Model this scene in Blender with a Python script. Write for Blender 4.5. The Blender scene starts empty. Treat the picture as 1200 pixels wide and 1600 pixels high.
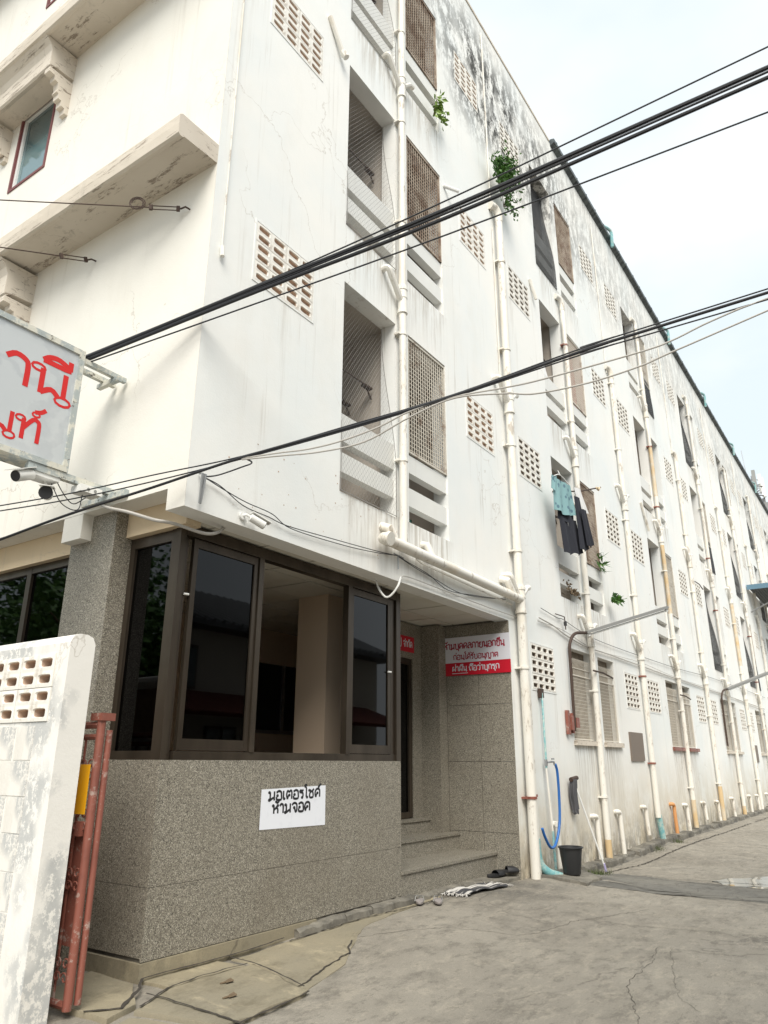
import bpy, math, random
from mathutils import Vector, Matrix, noise
R = math.radians
random.seed(7)
S = bpy.context.scene
COL = S.collection
# ---------------------------------------------------------------- camera
F = Vector((math.cos(.600402)*math.cos(.327991), math.sin(.600402)*math.cos(.327991), math.sin(.327991)))
RT = Vector((math.sin(.600402), -math.cos(.600402), 0)); UP = RT.cross(F)
ro = .0037086
R2 = math.cos(ro)*RT + math.sin(ro)*UP; U2 = -math.sin(ro)*RT + math.cos(ro)*UP
cd = bpy.data.cameras.new('camera'); cd.lens = 1147.8/1600*36; cd.sensor_width = 36; cd.clip_start = .05; cd.clip_end = 2000
cam = bpy.data.objects.new('camera', cd); COL.objects.link(cam)
cam.matrix_world = Matrix(((R2.x, U2.x, -F.x, -3.3), (R2.y, U2.y, -F.y, -4.0), (R2.z, U2.z, -F.z, 1.42), (0, 0, 0, 1)))
S.camera = cam
# ---------------------------------------------------------------- world, sun, exposure
W = bpy.data.worlds.new('World'); S.world = W; W.use_nodes = True
nt = W.node_tree; N = nt.nodes; L = nt.links; N.clear()
out = N.new('ShaderNodeOutputWorld'); bg = N.new('ShaderNodeBackground'); bg.inputs[1].default_value = .12
sky = N.new('ShaderNodeTexSky'); sky.sky_type = 'NISHITA'; sky.sun_disc = False
SUN_EL, SUN_AZ = 50, 218          # azimuth from +X counter-clockwise: in front of the building, a little to the alley side
sky.sun_elevation = R(SUN_EL); sky.sun_rotation = R(90 - SUN_AZ); sky.dust_density = 3; sky.air_density = 1.2
tc = N.new('ShaderNodeTexCoord'); mp = N.new('ShaderNodeMapping'); mp.inputs['Scale'].default_value = (1, 1, 2.2)
nz = N.new('ShaderNodeTexNoise'); nz.inputs['Scale'].default_value = 1.9; nz.inputs['Detail'].default_value = 5; nz.inputs['Roughness'].default_value = .5
cr = N.new('ShaderNodeValToRGB'); cr.color_ramp.elements[0].position = .42; cr.color_ramp.elements[1].position = .60
cr.color_ramp.elements[0].color = (3.85, 4.3, 4.48, 1); cr.color_ramp.elements[1].color = (4.62, 4.82, 4.88, 1)
mx = N.new('ShaderNodeMixRGB'); mx.inputs[0].default_value = .93
L.new(tc.outputs['Generated'], mp.inputs[0]); L.new(mp.outputs[0], nz.inputs['Vector']); L.new(nz.outputs['Fac'], cr.inputs[0])
L.new(sky.outputs[0], mx.inputs[1]); L.new(cr.outputs[0], mx.inputs[2]); L.new(mx.outputs[0], bg.inputs[0]); L.new(bg.outputs[0], out.inputs[0])
sd = bpy.data.lights.new('sun', 'SUN'); sd.energy = 2.2; sd.angle = R(40); sd.color = (1, .95, .86)
so = bpy.data.objects.new('sun', sd); COL.objects.link(so)
sdir = Vector((math.cos(R(SUN_AZ))*math.cos(R(SUN_EL)), math.sin(R(SUN_AZ))*math.cos(R(SUN_EL)), math.sin(R(SUN_EL))))
so.rotation_euler = sdir.to_track_quat('Z', 'Y').to_euler()
S.view_settings.view_transform = 'Standard'; S.view_settings.look = 'None'; S.view_settings.gamma = 1
S.view_settings.use_curve_mapping = False; S.view_settings.exposure = .96
S.render.engine = 'CYCLES'
S.cycles.max_bounces = 8; S.cycles.diffuse_bounces = 4; S.cycles.transparent_max_bounces = 12

# ---------------------------------------------------------------- materials
def mat(name, col=(.5, .5, .5), rough=.7, metal=0., spec=.5):
    m = bpy.data.materials.new(name); m.use_nodes = True
    b = m.node_tree.nodes['Principled BSDF']
    b.inputs['Base Color'].default_value = (*col, 1); b.inputs['Roughness'].default_value = rough
    b.inputs['Metallic'].default_value = metal; b.inputs['Specular IOR Level'].default_value = spec
    return m
class NT:
    """small node-graph writer"""
    def __init__(s, m): s.m = m; s.t = m.node_tree; s.n = s.t.nodes; s.b = s.n['Principled BSDF']; s.tc = s.n.new('ShaderNodeTexCoord')
    def lk(s, a, b): s.t.links.new(a, b)
    def noise(s, scale=5, detail=6, rough=.6, sc=(1, 1, 1), dist=0, off=(0, 0, 0)):
        mp = s.n.new('ShaderNodeMapping'); mp.inputs['Scale'].default_value = sc; mp.inputs['Location'].default_value = off
        n = s.n.new('ShaderNodeTexNoise')
        n.inputs['Scale'].default_value = scale; n.inputs['Detail'].default_value = detail; n.inputs['Roughness'].default_value = rough
        n.inputs['Distortion'].default_value = dist
        s.lk(s.tc.outputs['Object'], mp.inputs[0]); s.lk(mp.outputs[0], n.inputs['Vector']); return n.outputs['Fac']
    def voro(s, scale=5, feature='DISTANCE_TO_EDGE', sc=(1, 1, 1), warp=None):
        mp = s.n.new('ShaderNodeMapping'); mp.inputs['Scale'].default_value = sc
        v = s.n.new('ShaderNodeTexVoronoi'); v.feature = feature; v.inputs['Scale'].default_value = scale
        s.lk(s.tc.outputs['Object'], mp.inputs[0])
        if warp is not None:
            nn = s.n.new('ShaderNodeTexNoise'); nn.inputs['Scale'].default_value = 2.5; nn.inputs['Detail'].default_value = 6
            s.lk(s.tc.outputs['Object'], nn.inputs['Vector'])
            vm = s.n.new('ShaderNodeVectorMath'); vm.operation = 'MULTIPLY_ADD'
            s.lk(nn.outputs['Color'], vm.inputs[0]); vm.inputs[1].default_value = (warp,)*3; s.lk(mp.outputs[0], vm.inputs[2]); s.lk(vm.outputs[0], v.inputs['Vector'])
        else: s.lk(mp.outputs[0], v.inputs['Vector'])
        return v.outputs[0] if feature == 'DISTANCE_TO_EDGE' else v.outputs['Color']
    def ramp(s, x, a, b, lo=0., hi=1.):
        r = s.n.new('ShaderNodeMapRange'); r.inputs[1].default_value = a; r.inputs[2].default_value = b
        r.inputs[3].default_value = lo; r.inputs[4].default_value = hi; s.lk(x, r.inputs[0]); return r.outputs[0]
    def axis(s, i):
        q = s.n.new('ShaderNodeSeparateXYZ'); s.lk(s.tc.outputs['Object'], q.inputs[0]); return q.outputs[i]
    def math(s, op, a, b=None):
        q = s.n.new('ShaderNodeMath'); q.operation = op
        for i, v in enumerate((a, b)):
            if v is None: continue
            if isinstance(v, (int, float)): q.inputs[i].default_value = v
            else: s.lk(v, q.inputs[i])
        return q.outputs[0]
    def mul(s, *a):
        r = a[0]
        for x in a[1:]: r = s.math('MULTIPLY', r, x)
        return r
    def mix(s, fac, a, b, mode='MIX'):
        q = s.n.new('ShaderNodeMixRGB'); q.blend_type = mode
        for i, v in enumerate((fac, a, b)):
            if isinstance(v, (int, float)): q.inputs[i].default_value = v
            elif isinstance(v, tuple): q.inputs[i].default_value = (*v, 1)
            else: s.lk(v, q.inputs[i])
        return q.outputs[0]
    def color(s, c): s.lk(c, s.b.inputs['Base Color'])
    def rough(s, c): s.lk(c, s.b.inputs['Roughness'])
    def bump(s, h, strength=.3, dist=.01):
        b = s.n.new('ShaderNodeBump'); b.inputs['Strength'].default_value = strength; b.inputs['Distance'].default_value = dist
        s.lk(h, b.inputs['Height']); s.lk(b.outputs[0], s.b.inputs['Normal'])

PER0 = 5.54
def plaster(name, base, tint, z_low=1.2, algae=0., crackk=.5, grime=1., streak=.35):
    m = mat(name, base, .85, spec=.25); g = NT(m)
    c = g.mix(g.ramp(g.noise(.55, 4, .6), .4, .65), base, tint)
    c = g.mix(g.mul(g.ramp(g.noise(1.4, 7, .7, (1, 1, .35)), .52, .75), .35), c, (base[0]*.82, base[1]*.8, base[2]*.76))
    # vertical rain streaks
    st = g.mul(g.ramp(g.noise(9, 4, .7, (1, 1, .035)), .56, .72), g.ramp(g.noise(.9, 3, .6, (1, 1, .5)), .45, .62), streak)
    c = g.mix(st, c, (.42, .38, .32))
    # fine cracks
    ck = g.mul(g.ramp(g.voro(.75, warp=.9), .0, .006, 1, 0), g.ramp(g.noise(.6, 2, .5, off=(3, 1, 7)), .5, .58), crackk)
    c = g.mix(ck, c, (.38, .33, .27))
    # damp grime rising from the ground
    z = g.axis(2)
    lo = g.mul(g.ramp(z, z_low, .1), g.ramp(g.noise(2.2, 7, .7, (1, 1, .7)), .26, .55), grime)
    c = g.mix(g.mul(lo, .85), c, (.50, .42, .285))
    sp = g.mul(g.ramp(z, 1.0, .15), g.ramp(g.noise(14, 9, .8, (1, 1, .4), off=(1, 7, 3)), .54, .60), grime)
    c = g.mix(g.mul(sp, .6), c, (.27, .22, .16))
    lo2 = g.mul(g.ramp(z, .65, .0), g.ramp(g.noise(5, 8, .75, (1, 1, .6), off=(5, 2, 1)), .44, .54), grime)
    c = g.mix(g.mul(lo2, .85), c, (.17, .15, .12))
    if algae:   # run-off below every opening
        um = g.math('MODULO', g.math('ADD', g.axis(0), PER0-1.85), PER0)
        inside = g.mul(g.ramp(um, .0, .12), g.ramp(um, 2.15, 1.95, 0, 1))
        tot = None
        for z0 in (1.68, 3.84, 6.89, 9.91):
            q = g.mul(g.ramp(z, z0-(1.2 if z0 < 2 else .75), z0), g.math('LESS_THAN', z, z0+.01)); tot = q if tot is None else g.math('ADD', tot, q)
        dr = g.mul(tot, inside, g.ramp(g.noise(16, 5, .75, (1, 1, .05), off=(2, 2, 2)), .44, .62))
        c = g.mix(g.mul(dr, .75), c, (.34, .29, .23))
        hi = g.mul(g.ramp(z, 10.6, 11.6), g.ramp(z, 13.7, 12.7, .15, 1))
        bl = g.ramp(g.noise(.8, 3, .5, (1, 1, .8), off=(1.3, 0, 2)), .33, .47)
        dt = g.ramp(g.noise(4.6, 10, .82, (1, 1, .5)), .45, .53)
        near = g.mul(g.ramp(g.axis(0), 3.2, 4.8), g.ramp(g.axis(0), 10.5, 7.0, .35, 1))
        c = g.mix(g.mul(hi, bl, dt, near, .95*algae), c, (.035, .035, .032))
        # black run-off under the parapet all along
        top = g.mul(g.ramp(z, 12.4, 13.7), g.ramp(g.noise(7, 6, .75, (1, 1, .13)), .5, .62), g.ramp(g.axis(0), 7, 10), .6)
        c = g.mix(top, c, (.16, .15, .14))
    g.color(c)
    g.bump(g.math('ADD', g.mul(g.noise(60, 4, .6), .25), g.noise(3, 6, .6)), .35, .012)
    return m
M = {}
M['wallA'] = plaster('painted_plaster_side', (.83, .822, .79), (.765, .79, .785), 1.6, 1.0, .5, 1., .6)
M['railpaint'] = plaster('balcony_rail_paint', (.74, .74, .71), (.68, .69, .68), 0, 0, .3, 0, .5)
M['wallB'] = plaster('painted_plaster_front', (.79, .77, .715), (.755, .73, .67), .9, 0, .5, 1., .45)
M['trim'] = plaster('weathered_trim', (.68, .62, .54), (.58, .52, .44), .5, 0, .9, 0, .9)
g = NT(M['trim']); base_c = g.b.inputs['Base Color'].links[0].from_socket
ck = g.mul(g.ramp(g.noise(6, 9, .8, (1, .22, 3)), .56, .60), .8)
g.color(g.mix(ck, base_c, (.20, .155, .12)))
M['cream'] = plaster('cream_plaster', (.66, .54, .38), (.62, .50, .34), .3, 0, .3, .3, .3)
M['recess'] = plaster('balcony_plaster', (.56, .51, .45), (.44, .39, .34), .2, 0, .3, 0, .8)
M['inner'] = mat('lobby_plaster', (.62, .49, .37), .8)
def terrazzo(name, k=1.):
    m = mat(name, (.3, .28, .24), .55); g = NT(m)
    v = g.voro(190, 'F1')
    q = g.n.new('ShaderNodeSeparateColor'); g.lk(v, q.inputs[0])
    c = g.mix(g.ramp(q.outputs[0], .1, .9), (.15*k, .135*k, .11*k), (.32*k, .295*k, .24*k))
    c = g.mix(g.mul(g.ramp(q.outputs[1], .88, .9), .8), c, (.50*k, .47*k, .40*k))
    c = g.mix(g.mul(g.ramp(q.outputs[2], .84, .86), .8), c, (.035*k, .03*k, .026*k))
    c = g.mix(g.mul(g.ramp(g.noise(1.2, 6, .65), .45, .7), .3), c, (.16*k, .135*k, .10*k))
    c = g.mix(g.mul(g.ramp(g.noise(8, 4, .7, (1, 1, .05)), .55, .7), .22), c, (.26*k, .24*k, .20*k))
    g.color(c); g.bump(q.outputs[0], .12, .003); return m
M['terrazzo'] = terrazzo('terrazzo_cladding', 1.0)
M['step'] = terrazzo('polished_step_stone', .95)
def concrete(name, a, b, sc=1., dark=.35, cracks=.6):
    m = mat(name, a, .85, spec=.3); g = NT(m)
    c = g.mix(g.ramp(g.noise(.5*sc, 6, .65), .35, .65), a, b)
    c = g.mix(g.mul(g.ramp(g.noise(2.3*sc, 9, .75, (1, 1.6, 1)), .5, .68), dark), c, tuple(x*.45 for x in a))
    c = g.mix(g.mul(g.ramp(g.noise(1.7*sc, 9, .7, (1.9, 1, 1), off=(9, 4, 2)), .56, .66), .45), c, tuple(min(.8, x*1.5) for x in a))
    c = g.mix(g.mul(g.ramp(g.noise(60*sc, 4, .8), .35, .7), .3), c, tuple(x*.5 for x in b))
    ck = g.mul(g.ramp(g.voro(.42*sc, warp=.55), .0, .007, 1, 0), g.ramp(g.noise(.5, 2, .5, off=(3, 1, 7)), .46, .54), cracks)
    c = g.mix(ck, c, (.07, .06, .05)); g.color(c)
    g.bump(g.math('ADD', g.mul(g.noise(110, 5, .8), .5), g.noise(9, 9, .75)), .38, .012)
    g.rough(g.ramp(g.noise(1.1, 5, .6), .35, .7, .6, .95)); return m
M['ground'] = concrete('weathered_concrete', (.22, .20, .168), (.305, .28, .237), 1., .65)
g = NT(M['ground']); base_c = g.b.inputs['Base Color'].links[0].from_socket
wet = g.mul(g.ramp(g.axis(0), 3.9, 4.6), g.ramp(g.axis(0), 6.6, 6.0), g.ramp(g.axis(1), -.75, -.3), g.ramp(g.noise(1.6, 6, .7, off=(2, 8, 0)), .38, .5))
c = g.mix(g.mul(wet, .75), base_c, (.105, .10, .09))
c = g.mix(g.mul(g.ramp(g.noise(5, 12, .85, (.7, 1.5, 1)), .52, .565), .4), c, (.39, .35, .285))
c = g.mix(g.mul(g.ramp(g.noise(6, 12, .85, (.7, 1.5, 1), off=(4, 4, 4)), .53, .57), .5), c, (.115, .105, .088))
c = g.mix(g.mul(g.ramp(g.noise(170, 3, .8), .55, .66), .55), c, (.10, .09, .075))
c = g.mix(g.mul(g.ramp(g.noise(140, 3, .8, off=(7, 7, 7)), .58, .68), .5), c, (.48, .44, .36)); g.color(c)
M['apron'] = concrete('yellowed_concrete', (.33, .285, .195), (.245, .22, .165), 1.3, .75)
M['rubble'] = concrete('broken_concrete', (.26, .24, .20), (.07, .066, .06), 2.6, .95)
M['asphalt'] = concrete('asphalt_patch', (.135, .13, .118), (.20, .19, .165), 2.5, .7, .9)
M['pvc'] = mat('painted_pvc', (.82, .78, .71), .4)
g = NT(M['pvc']); c = g.mix(g.mul(g.ramp(g.noise(2.2, 5, .6, (1, 1, .5)), .5, .7), .6), (.77, .745, .685), (.64, .54, .40))
c = g.mix(g.mul(g.ramp(g.noise(9, 7, .75, (1, 1, .3)), .56, .61), .6), c, (.30, .24, .18)); g.color(c)
M['pvcy'] = mat('yellowed_pvc', (.66, .45, .20), .5)
g = NT(M['pvcy']); g.color(g.mix(g.ramp(g.noise(4, 5, .6), .4, .62), (.62, .46, .26), (.64, .57, .46)))
M['teal'] = mat('blue_green_pvc', (.20, .42, .42), .45)
g = NT(M['teal']); g.color(g.mix(g.ramp(g.noise(9, 6, .7), .45, .6), (.17, .40, .42), (.42, .52, .48)))
M['orange'] = mat('orange_pvc', (.62, .30, .12), .5)
M['black'] = mat('black_rubber', (.018, .018, .02), .5)
M['cable'] = mat('cable_black', (.015, .016, .02), .45)
M['cablew'] = mat('cable_grey_white', (.45, .43, .40), .5)
M['white'] = mat('white_plastic', (.78, .78, .76), .35)
M['bronze'] = mat('bronze_aluminium', (.085, .066, .05), .35, .6)
g = NT(M['bronze']); g.color(g.mix(g.ramp(g.noise(3, 4, .6, (1, 1, .3)), .4, .7), (.058, .045, .033), (.10, .08, .06)))
M['steel'] = mat('galvanised_steel', (.38, .39, .40), .4, .8)
M['rust'] = mat('red_brown_paint', (.23, .075, .055), .5)
g = NT(M['rust']); c = g.mix(g.mul(g.ramp(g.noise(14, 8, .75), .56, .62), .8), (.25, .085, .06), (.42, .34, .30))
c = g.mix(g.mul(g.ramp(g.noise(3, 5, .6), .5, .65), .6), c, (.12, .04, .03)); g.color(c)
M['darkiron'] = mat('rusty_dark_iron', (.07, .045, .035), .7, .3)
M['grille'] = mat('rusty_cream_grille', (.55, .48, .38), .6)
g = NT(M['grille']); g.color(g.mix(g.ramp(g.noise(3, 6, .75), .54, .66), (.56, .52, .45), (.24, .16, .11)))
M['grille2'] = mat('rusty_brown_grille', (.3, .2, .14), .7)
g = NT(M['grille2']); g.color(g.mix(g.ramp(g.noise(3, 6, .75), .45, .6), (.42, .35, .28), (.20, .13, .09)))
M['whitebar'] = mat('white_grille', (.60, .56, .49), .6)
M['net'] = mat('bird_net', (.26, .25, .24), .8)
M['screen'] = mat('insect_screen', (.33, .28, .21), .8)
g = NT(M['screen']); g.color(g.mix(g.ramp(g.noise(4, 6, .7), .4, .65), (.26, .215, .16), (.15, .12, .09)))
M['blacknet'] = mat('black_shade_net', (.035, .037, .04), .9)
M['tan'] = mat('vent_back', (.36, .24, .17), .85)
g = NT(M['tan']); g.color(g.mix(g.ramp(g.noise(12, 4, .6), .4, .7), (.52, .37, .27), (.34, .25, .18)))
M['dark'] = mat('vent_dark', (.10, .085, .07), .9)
M['vent'] = mat('vent_block_paint', (.78, .75, .69), .8)
g = NT(M['vent']); g.color(g.mix(g.mul(g.ramp(g.noise(9, 6, .7), .52, .68), .6), (.79, .765, .71), (.42, .35, .28)))
M['tile'] = mat('ceiling_tile', (.62, .59, .52), .85)
g = NT(M['tile']); g.color(g.mix(g.mul(g.ramp(g.noise(1.5, 5, .6), .45, .7), .35), (.64, .62, .55), (.45, .38, .28)))
M['seam'] = mat('ceiling_seam', (.08, .06, .045), .8)
M['door'] = mat('dark_brown_wood', (.045, .022, .016), .5)
M['redfr'] = mat('maroon_frame', (.16, .045, .045), .5)
M['glassblue'] = mat('green_blue_glass', (.03, .065, .07), .06, 0, 1.0)
g = NT(M['glassblue']); g.color(g.mix(g.ramp(g.axis(2), -.1, .1), (.10, .19, .21), (.03, .07, .08)))
M['curtain'] = mat('pale_curtain', (.55, .66, .70), .9)
M['gutter'] = mat('dark_gutter', (.10, .12, .12), .5, .3)
g = NT(M['gutter']); g.color(g.mix(g.ramp(g.noise(3, 5, .7, (3, 1, 1)), .45, .6), (.055, .065, .07), (.12, .14, .14)))
M['signface'] = mat('sign_acrylic', (.50, .53, .55), .4)
g = NT(M['signface']); c = g.mix(g.mul(g.ramp(g.voro(1.2, warp=1.2), .05, .09, 1, 0), .5), (.50, .53, .55), (.40, .43, .46)); c = g.mix(g.mul(g.ramp(g.noise(2, 5, .6), .5, .6), .35), c, (.60, .62, .63)); g.color(c)
M['signframe'] = mat('sign_frame', (.45, .44, .36), .6)
g = NT(M['signframe']); c = g.mix(g.ramp(g.noise(7, 6, .75, (1, 1, 1)), .46, .54), (.60, .59, .52), (.36, .40, .40))
c = g.mix(g.ramp(g.noise(16, 6, .75), .60, .64), c, (.07, .06, .05)); g.color(c)
M['red'] = mat('sign_red_letter', (.58, .03, .03), .5, 0, .2)
M['redboard'] = mat('red_print', (.55, .012, .03), .4)
M['whiteboard'] = mat('white_print', (.70, .70, .76), .4)
M['paper'] = mat('white_paper', (.78, .80, .86), .6)
g = NT(M['paper']); g.color(g.mix(g.mul(g.ramp(g.noise(12, 4, .6), .55, .7), .25), (.80, .82, .88), (.60, .62, .70)))
M['ink'] = mat('black_ink', (.012, .012, .015), .6)
M['dred'] = mat('dark_red_print', (.35, .02, .05), .5)
M['yellow'] = mat('yellow_plate', (.85, .42, .01), .45)
M['hose'] = mat('blue_hose', (.02, .13, .42), .4)
M['lav'] = mat('lavender_plastic', (.42, .38, .62), .5)
M['mophead'] = mat('grey_mop', (.10, .10, .11), .9)
M['soil'] = mat('crack_soil', (.045, .038, .03), .95)
M['teashirt'] = mat('teal_cloth', (.16, .42, .47), .9)
g = NT(M['teashirt']); g.color(g.mix(g.ramp(g.voro(11, 'F1'), .0, .01), (.17, .45, .50), (.17, .45, .50)))
v = g.n.new('ShaderNodeTexVoronoi'); v.inputs['Scale'].default_value = 10; g.lk(g.tc.outputs['Object'], v.inputs['Vector'])
g.color(g.mix(g.ramp(v.outputs['Distance'], .25, .32, 1, 0), (.22, .38, .40), (.10, .18, .23)))
M['navy'] = mat('dark_cloth', (.022, .024, .034), .9)
M['whitecloth'] = mat('white_cloth', (.72, .72, .72), .9)
M['plaid'] = mat('plaid_cloth', (.45, .46, .6), .9)
M['redcloth'] = mat('red_cloth', (.40, .05, .06), .9)
M['green'] = mat('leaf_green', (.045, .13, .02), .5)
g = NT(M['green']); g.color(g.mix(g.ramp(g.noise(6, 3, .6), .35, .65), (.03, .10, .015), (.10, .22, .035)))
M['lime'] = mat('leaf_lime', (.16, .26, .03), .5)
M['moss'] = mat('moss_green', (.07, .09, .03), .9)
M['stem'] = mat('brown_stem', (.14, .10, .06), .8)
M['rooft'] = mat('red_roof_tile', (.18, .05, .035), .8)
M['greyroof'] = mat('grey_roof_sheet', (.12, .13, .14), .6)
M['hwall'] = mat('neighbour_wall', (.55, .52, .46), .85)
M['lamp'] = mat('lamp_grey', (.28, .28, .27), .5, .3)
M['tube'] = mat('fluorescent_tube', (.82, .82, .80), .3)
M['water'] = mat('puddle_water', (.10, .10, .09), .03, 0, .8)
M['bucket'] = mat('black_bucket_plastic', (.025, .026, .028), .45)
M['ruga'] = mat('rug_dark', (.05, .05, .055), .95)
M['rugb'] = mat('rug_light', (.55, .53, .50), .95)
M['plaque'] = mat('brown_grey_plate', (.20, .16, .13), .6, .2)
M['cyan'] = mat('awning_edge_blue', (.12, .22, .30), .5)
M['ventin'] = mat('vent_hole_clay', (.50, .36, .26), .9)
g = NT(M['ventin']); g.color(g.mix(g.ramp(g.noise(12, 4, .6), .4, .7), (.66, .50, .39), (.46, .34, .26)))
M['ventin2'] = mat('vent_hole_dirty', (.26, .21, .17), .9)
def glass_mat(name, tint, glossmix):
    m = bpy.data.materials.new(name); m.use_nodes = True; t = m.node_tree; t.nodes.clear()
    o = t.nodes.new('ShaderNodeOutputMaterial'); a = t.nodes.new('ShaderNodeBsdfTransparent'); a.inputs[0].default_value = (*tint, 1)
    gl = t.nodes.new('ShaderNodeBsdfGlossy'); gl.inputs['Roughness'].default_value = .02; gl.inputs[0].default_value = (.9, .92, .95, 1)
    fr = t.nodes.new('ShaderNodeFresnel'); fr.inputs[0].default_value = glossmix; mx = t.nodes.new('ShaderNodeMixShader')
    t.links.new(fr.outputs[0], mx.inputs[0]); t.links.new(a.outputs[0], mx.inputs[1]); t.links.new(gl.outputs[0], mx.inputs[2]); t.links.new(mx.outputs[0], o.inputs[0])
    return m
M['tint'] = glass_mat('tinted_glass', (.04, .038, .036), 1.36)

# ---------------------------------------------------------------- mesh tools
def smoothstep(t): t = min(1, max(0, t)); return t*t*(3-2*t)
class MB:
    def __init__(s): s.v = []; s.f = []; s.sm = []
    def face(s, pts, sm=False): i = len(s.v); s.v += [tuple(p) for p in pts]; s.f.append(tuple(range(i, i+len(pts)))); s.sm.append(sm)
    def box(s, a, b):
        x0, y0, z0 = [min(p, q) for p, q in zip(a, b)]; x1, y1, z1 = [max(p, q) for p, q in zip(a, b)]
        i = len(s.v); s.v += [(x0, y0, z0), (x1, y0, z0), (x1, y1, z0), (x0, y1, z0), (x0, y0, z1), (x1, y0, z1), (x1, y1, z1), (x0, y1, z1)]
        for q in ((0, 3, 2, 1), (4, 5, 6, 7), (0, 1, 5, 4), (1, 2, 6, 5), (2, 3, 7, 6), (3, 0, 4, 7)): s.f.append(tuple(i+k for k in q)); s.sm.append(False)
        return s
    def obox(s, c, ax, ay, az, h):
        """oriented box: centre, three unit axes, half sizes"""
        c, ax, ay, az = map(Vector, (c, ax, ay, az)); i = len(s.v)
        for dx, dy, dz in ((-1,-1,-1),(1,-1,-1),(1,1,-1),(-1,1,-1),(-1,-1,1),(1,-1,1),(1,1,1),(-1,1,1)):
            s.v.append(tuple(c+ax*dx*h[0]+ay*dy*h[1]+az*dz*h[2]))
        for q in ((0, 3, 2, 1), (4, 5, 6, 7), (0, 1, 5, 4), (1, 2, 6, 5), (2, 3, 7, 6), (3, 0, 4, 7)): s.f.append(tuple(i+k for k in q)); s.sm.append(False)
        return s
    def tube(s, pts, r, n=8, cap=True):
        pts = [Vector(p) for p in pts]; m = len(pts); rr = r if isinstance(r, (list, tuple)) else [r]*m
        t0 = (pts[1]-pts[0]).normalized(); a = t0.orthogonal().normalized(); i0 = len(s.v)
        for k, p in enumerate(pts):
            t = (pts[min(k+1, m-1)]-pts[max(k-1, 0)]).normalized()
            a = (a-t*a.dot(t)); a = a.normalized() if a.length > 1e-6 else t.orthogonal().normalized(); b = t.cross(a)
            for j in range(n):
                w = 2*math.pi*j/n; s.v.append(tuple(p+(a*math.cos(w)+b*math.sin(w))*rr[k]))
        for k in range(m-1):
            for j in range(n):
                s.f.append((i0+k*n+j, i0+k*n+(j+1) % n, i0+(k+1)*n+(j+1) % n, i0+(k+1)*n+j)); s.sm.append(True)
        if cap:   # caps have their own vertices so that they do not bend the smooth shading of the sides
            i1 = len(s.v); s.v += s.v[i0:i0+n]+s.v[i0+(m-1)*n:i0+m*n]
            s.f.append(tuple(i1+j for j in reversed(range(n)))); s.sm.append(False)
            s.f.append(tuple(i1+n+j for j in range(n))); s.sm.append(False)
        return s
    def lathe(s, c, prof, n=20):
        c = Vector(c); i0 = len(s.v)
        for r, z in prof:
            for j in range(n):
                w = 2*math.pi*j/n; s.v.append((c.x+r*math.cos(w), c.y+r*math.sin(w), c.z+z))
        for k in range(len(prof)-1):
            for j in range(n): s.f.append((i0+k*n+j, i0+k*n+(j+1) % n, i0+(k+1)*n+(j+1) % n, i0+(k+1)*n+j)); s.sm.append(True)
        return s
    def prism(s, poly, axis, a, b):
        """extrude a 2D polygon along an axis from a to b; axis 0: poly=(y,z), 1: (x,z), 2: (x,y)"""
        def P(p, t): return {0: (t, p[0], p[1]), 1: (p[0], t, p[1]), 2: (p[0], p[1], t)}[axis]
        n = len(poly); i = len(s.v); s.v += [P(p, a) for p in poly]+[P(p, b) for p in poly]
        s.f.append(tuple(range(i, i+n))); s.f.append(tuple(range(i+2*n-1, i+n-1, -1))); s.sm += [False]*2
        for k in range(n): s.f.append((i+k, i+n+k, i+n+(k+1) % n, i+(k+1) % n)); s.sm.append(False)
        return s
    def build(s, name, m, parent=None, origin=None, recalc=True):
        o = Vector(origin) if origin is not None else Vector((0, 0, 0))
        me = bpy.data.meshes.new(name)
        me.from_pydata([(v[0]-o.x, v[1]-o.y, v[2]-o.z) for v in s.v], [], s.f)
        me.polygons.foreach_set('use_smooth', s.sm); me.materials.append(M[m] if isinstance(m, str) else m)
        if recalc and len(s.f) < 60000:
            import bmesh
            bm = bmesh.new(); bm.from_mesh(me); bmesh.ops.recalc_face_normals(bm, faces=bm.faces); bm.to_mesh(me); bm.free()
        if any(s.sm): me.set_sharp_from_angle(angle=R(42))
        ob = bpy.data.objects.new(name, me); COL.objects.link(ob); ob.location = o
        if parent: attach(ob, parent)
        return ob
def world(o):
    p = Vector(o.location)
    while o.parent: o = o.parent; p = p+Vector(o.location)
    return p
def attach(ob, parent): ob.location = Vector(ob.location)-world(parent); ob.parent = parent
def thing(name, label, cat, loc=(0, 0, 0), group=None):
    o = bpy.data.objects.new(name, None); COL.objects.link(o); o.location = loc; o.empty_display_size = .1
    return tag(o, label, cat, group)
def tag(o, label, cat, group=None):
    o['label'] = label; o['category'] = cat
    if group: o['group'] = group
    return o
def struct(o, kind='structure'): o['kind'] = kind; return o
def B(a, b): return MB().box(a, b)
def cat_rom(pts, n=6):
    P = [Vector(p) for p in pts]; P = [P[0]*2-P[1]]+P+[P[-1]*2-P[-2]]; o = []
    for i in range(1, len(P)-2):
        for k in range(n):
            t = k/n; a, b, c, d = P[i-1:i+3]
            o.append(.5*((2*b)+(c-a)*t+(2*a-5*b+4*c-d)*t*t+(3*b-a-3*c+d)*t**3))
    return o+[P[-2]]
def clone(o, loc, parent=None):
    c = o.copy(); COL.objects.link(c); c.parent = parent; c.location = Vector(loc)-(world(parent) if parent else Vector((0, 0, 0))); 
    for ch in list(o.children):
        d = ch.copy(); COL.objects.link(d); d.parent = c
    return c

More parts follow.
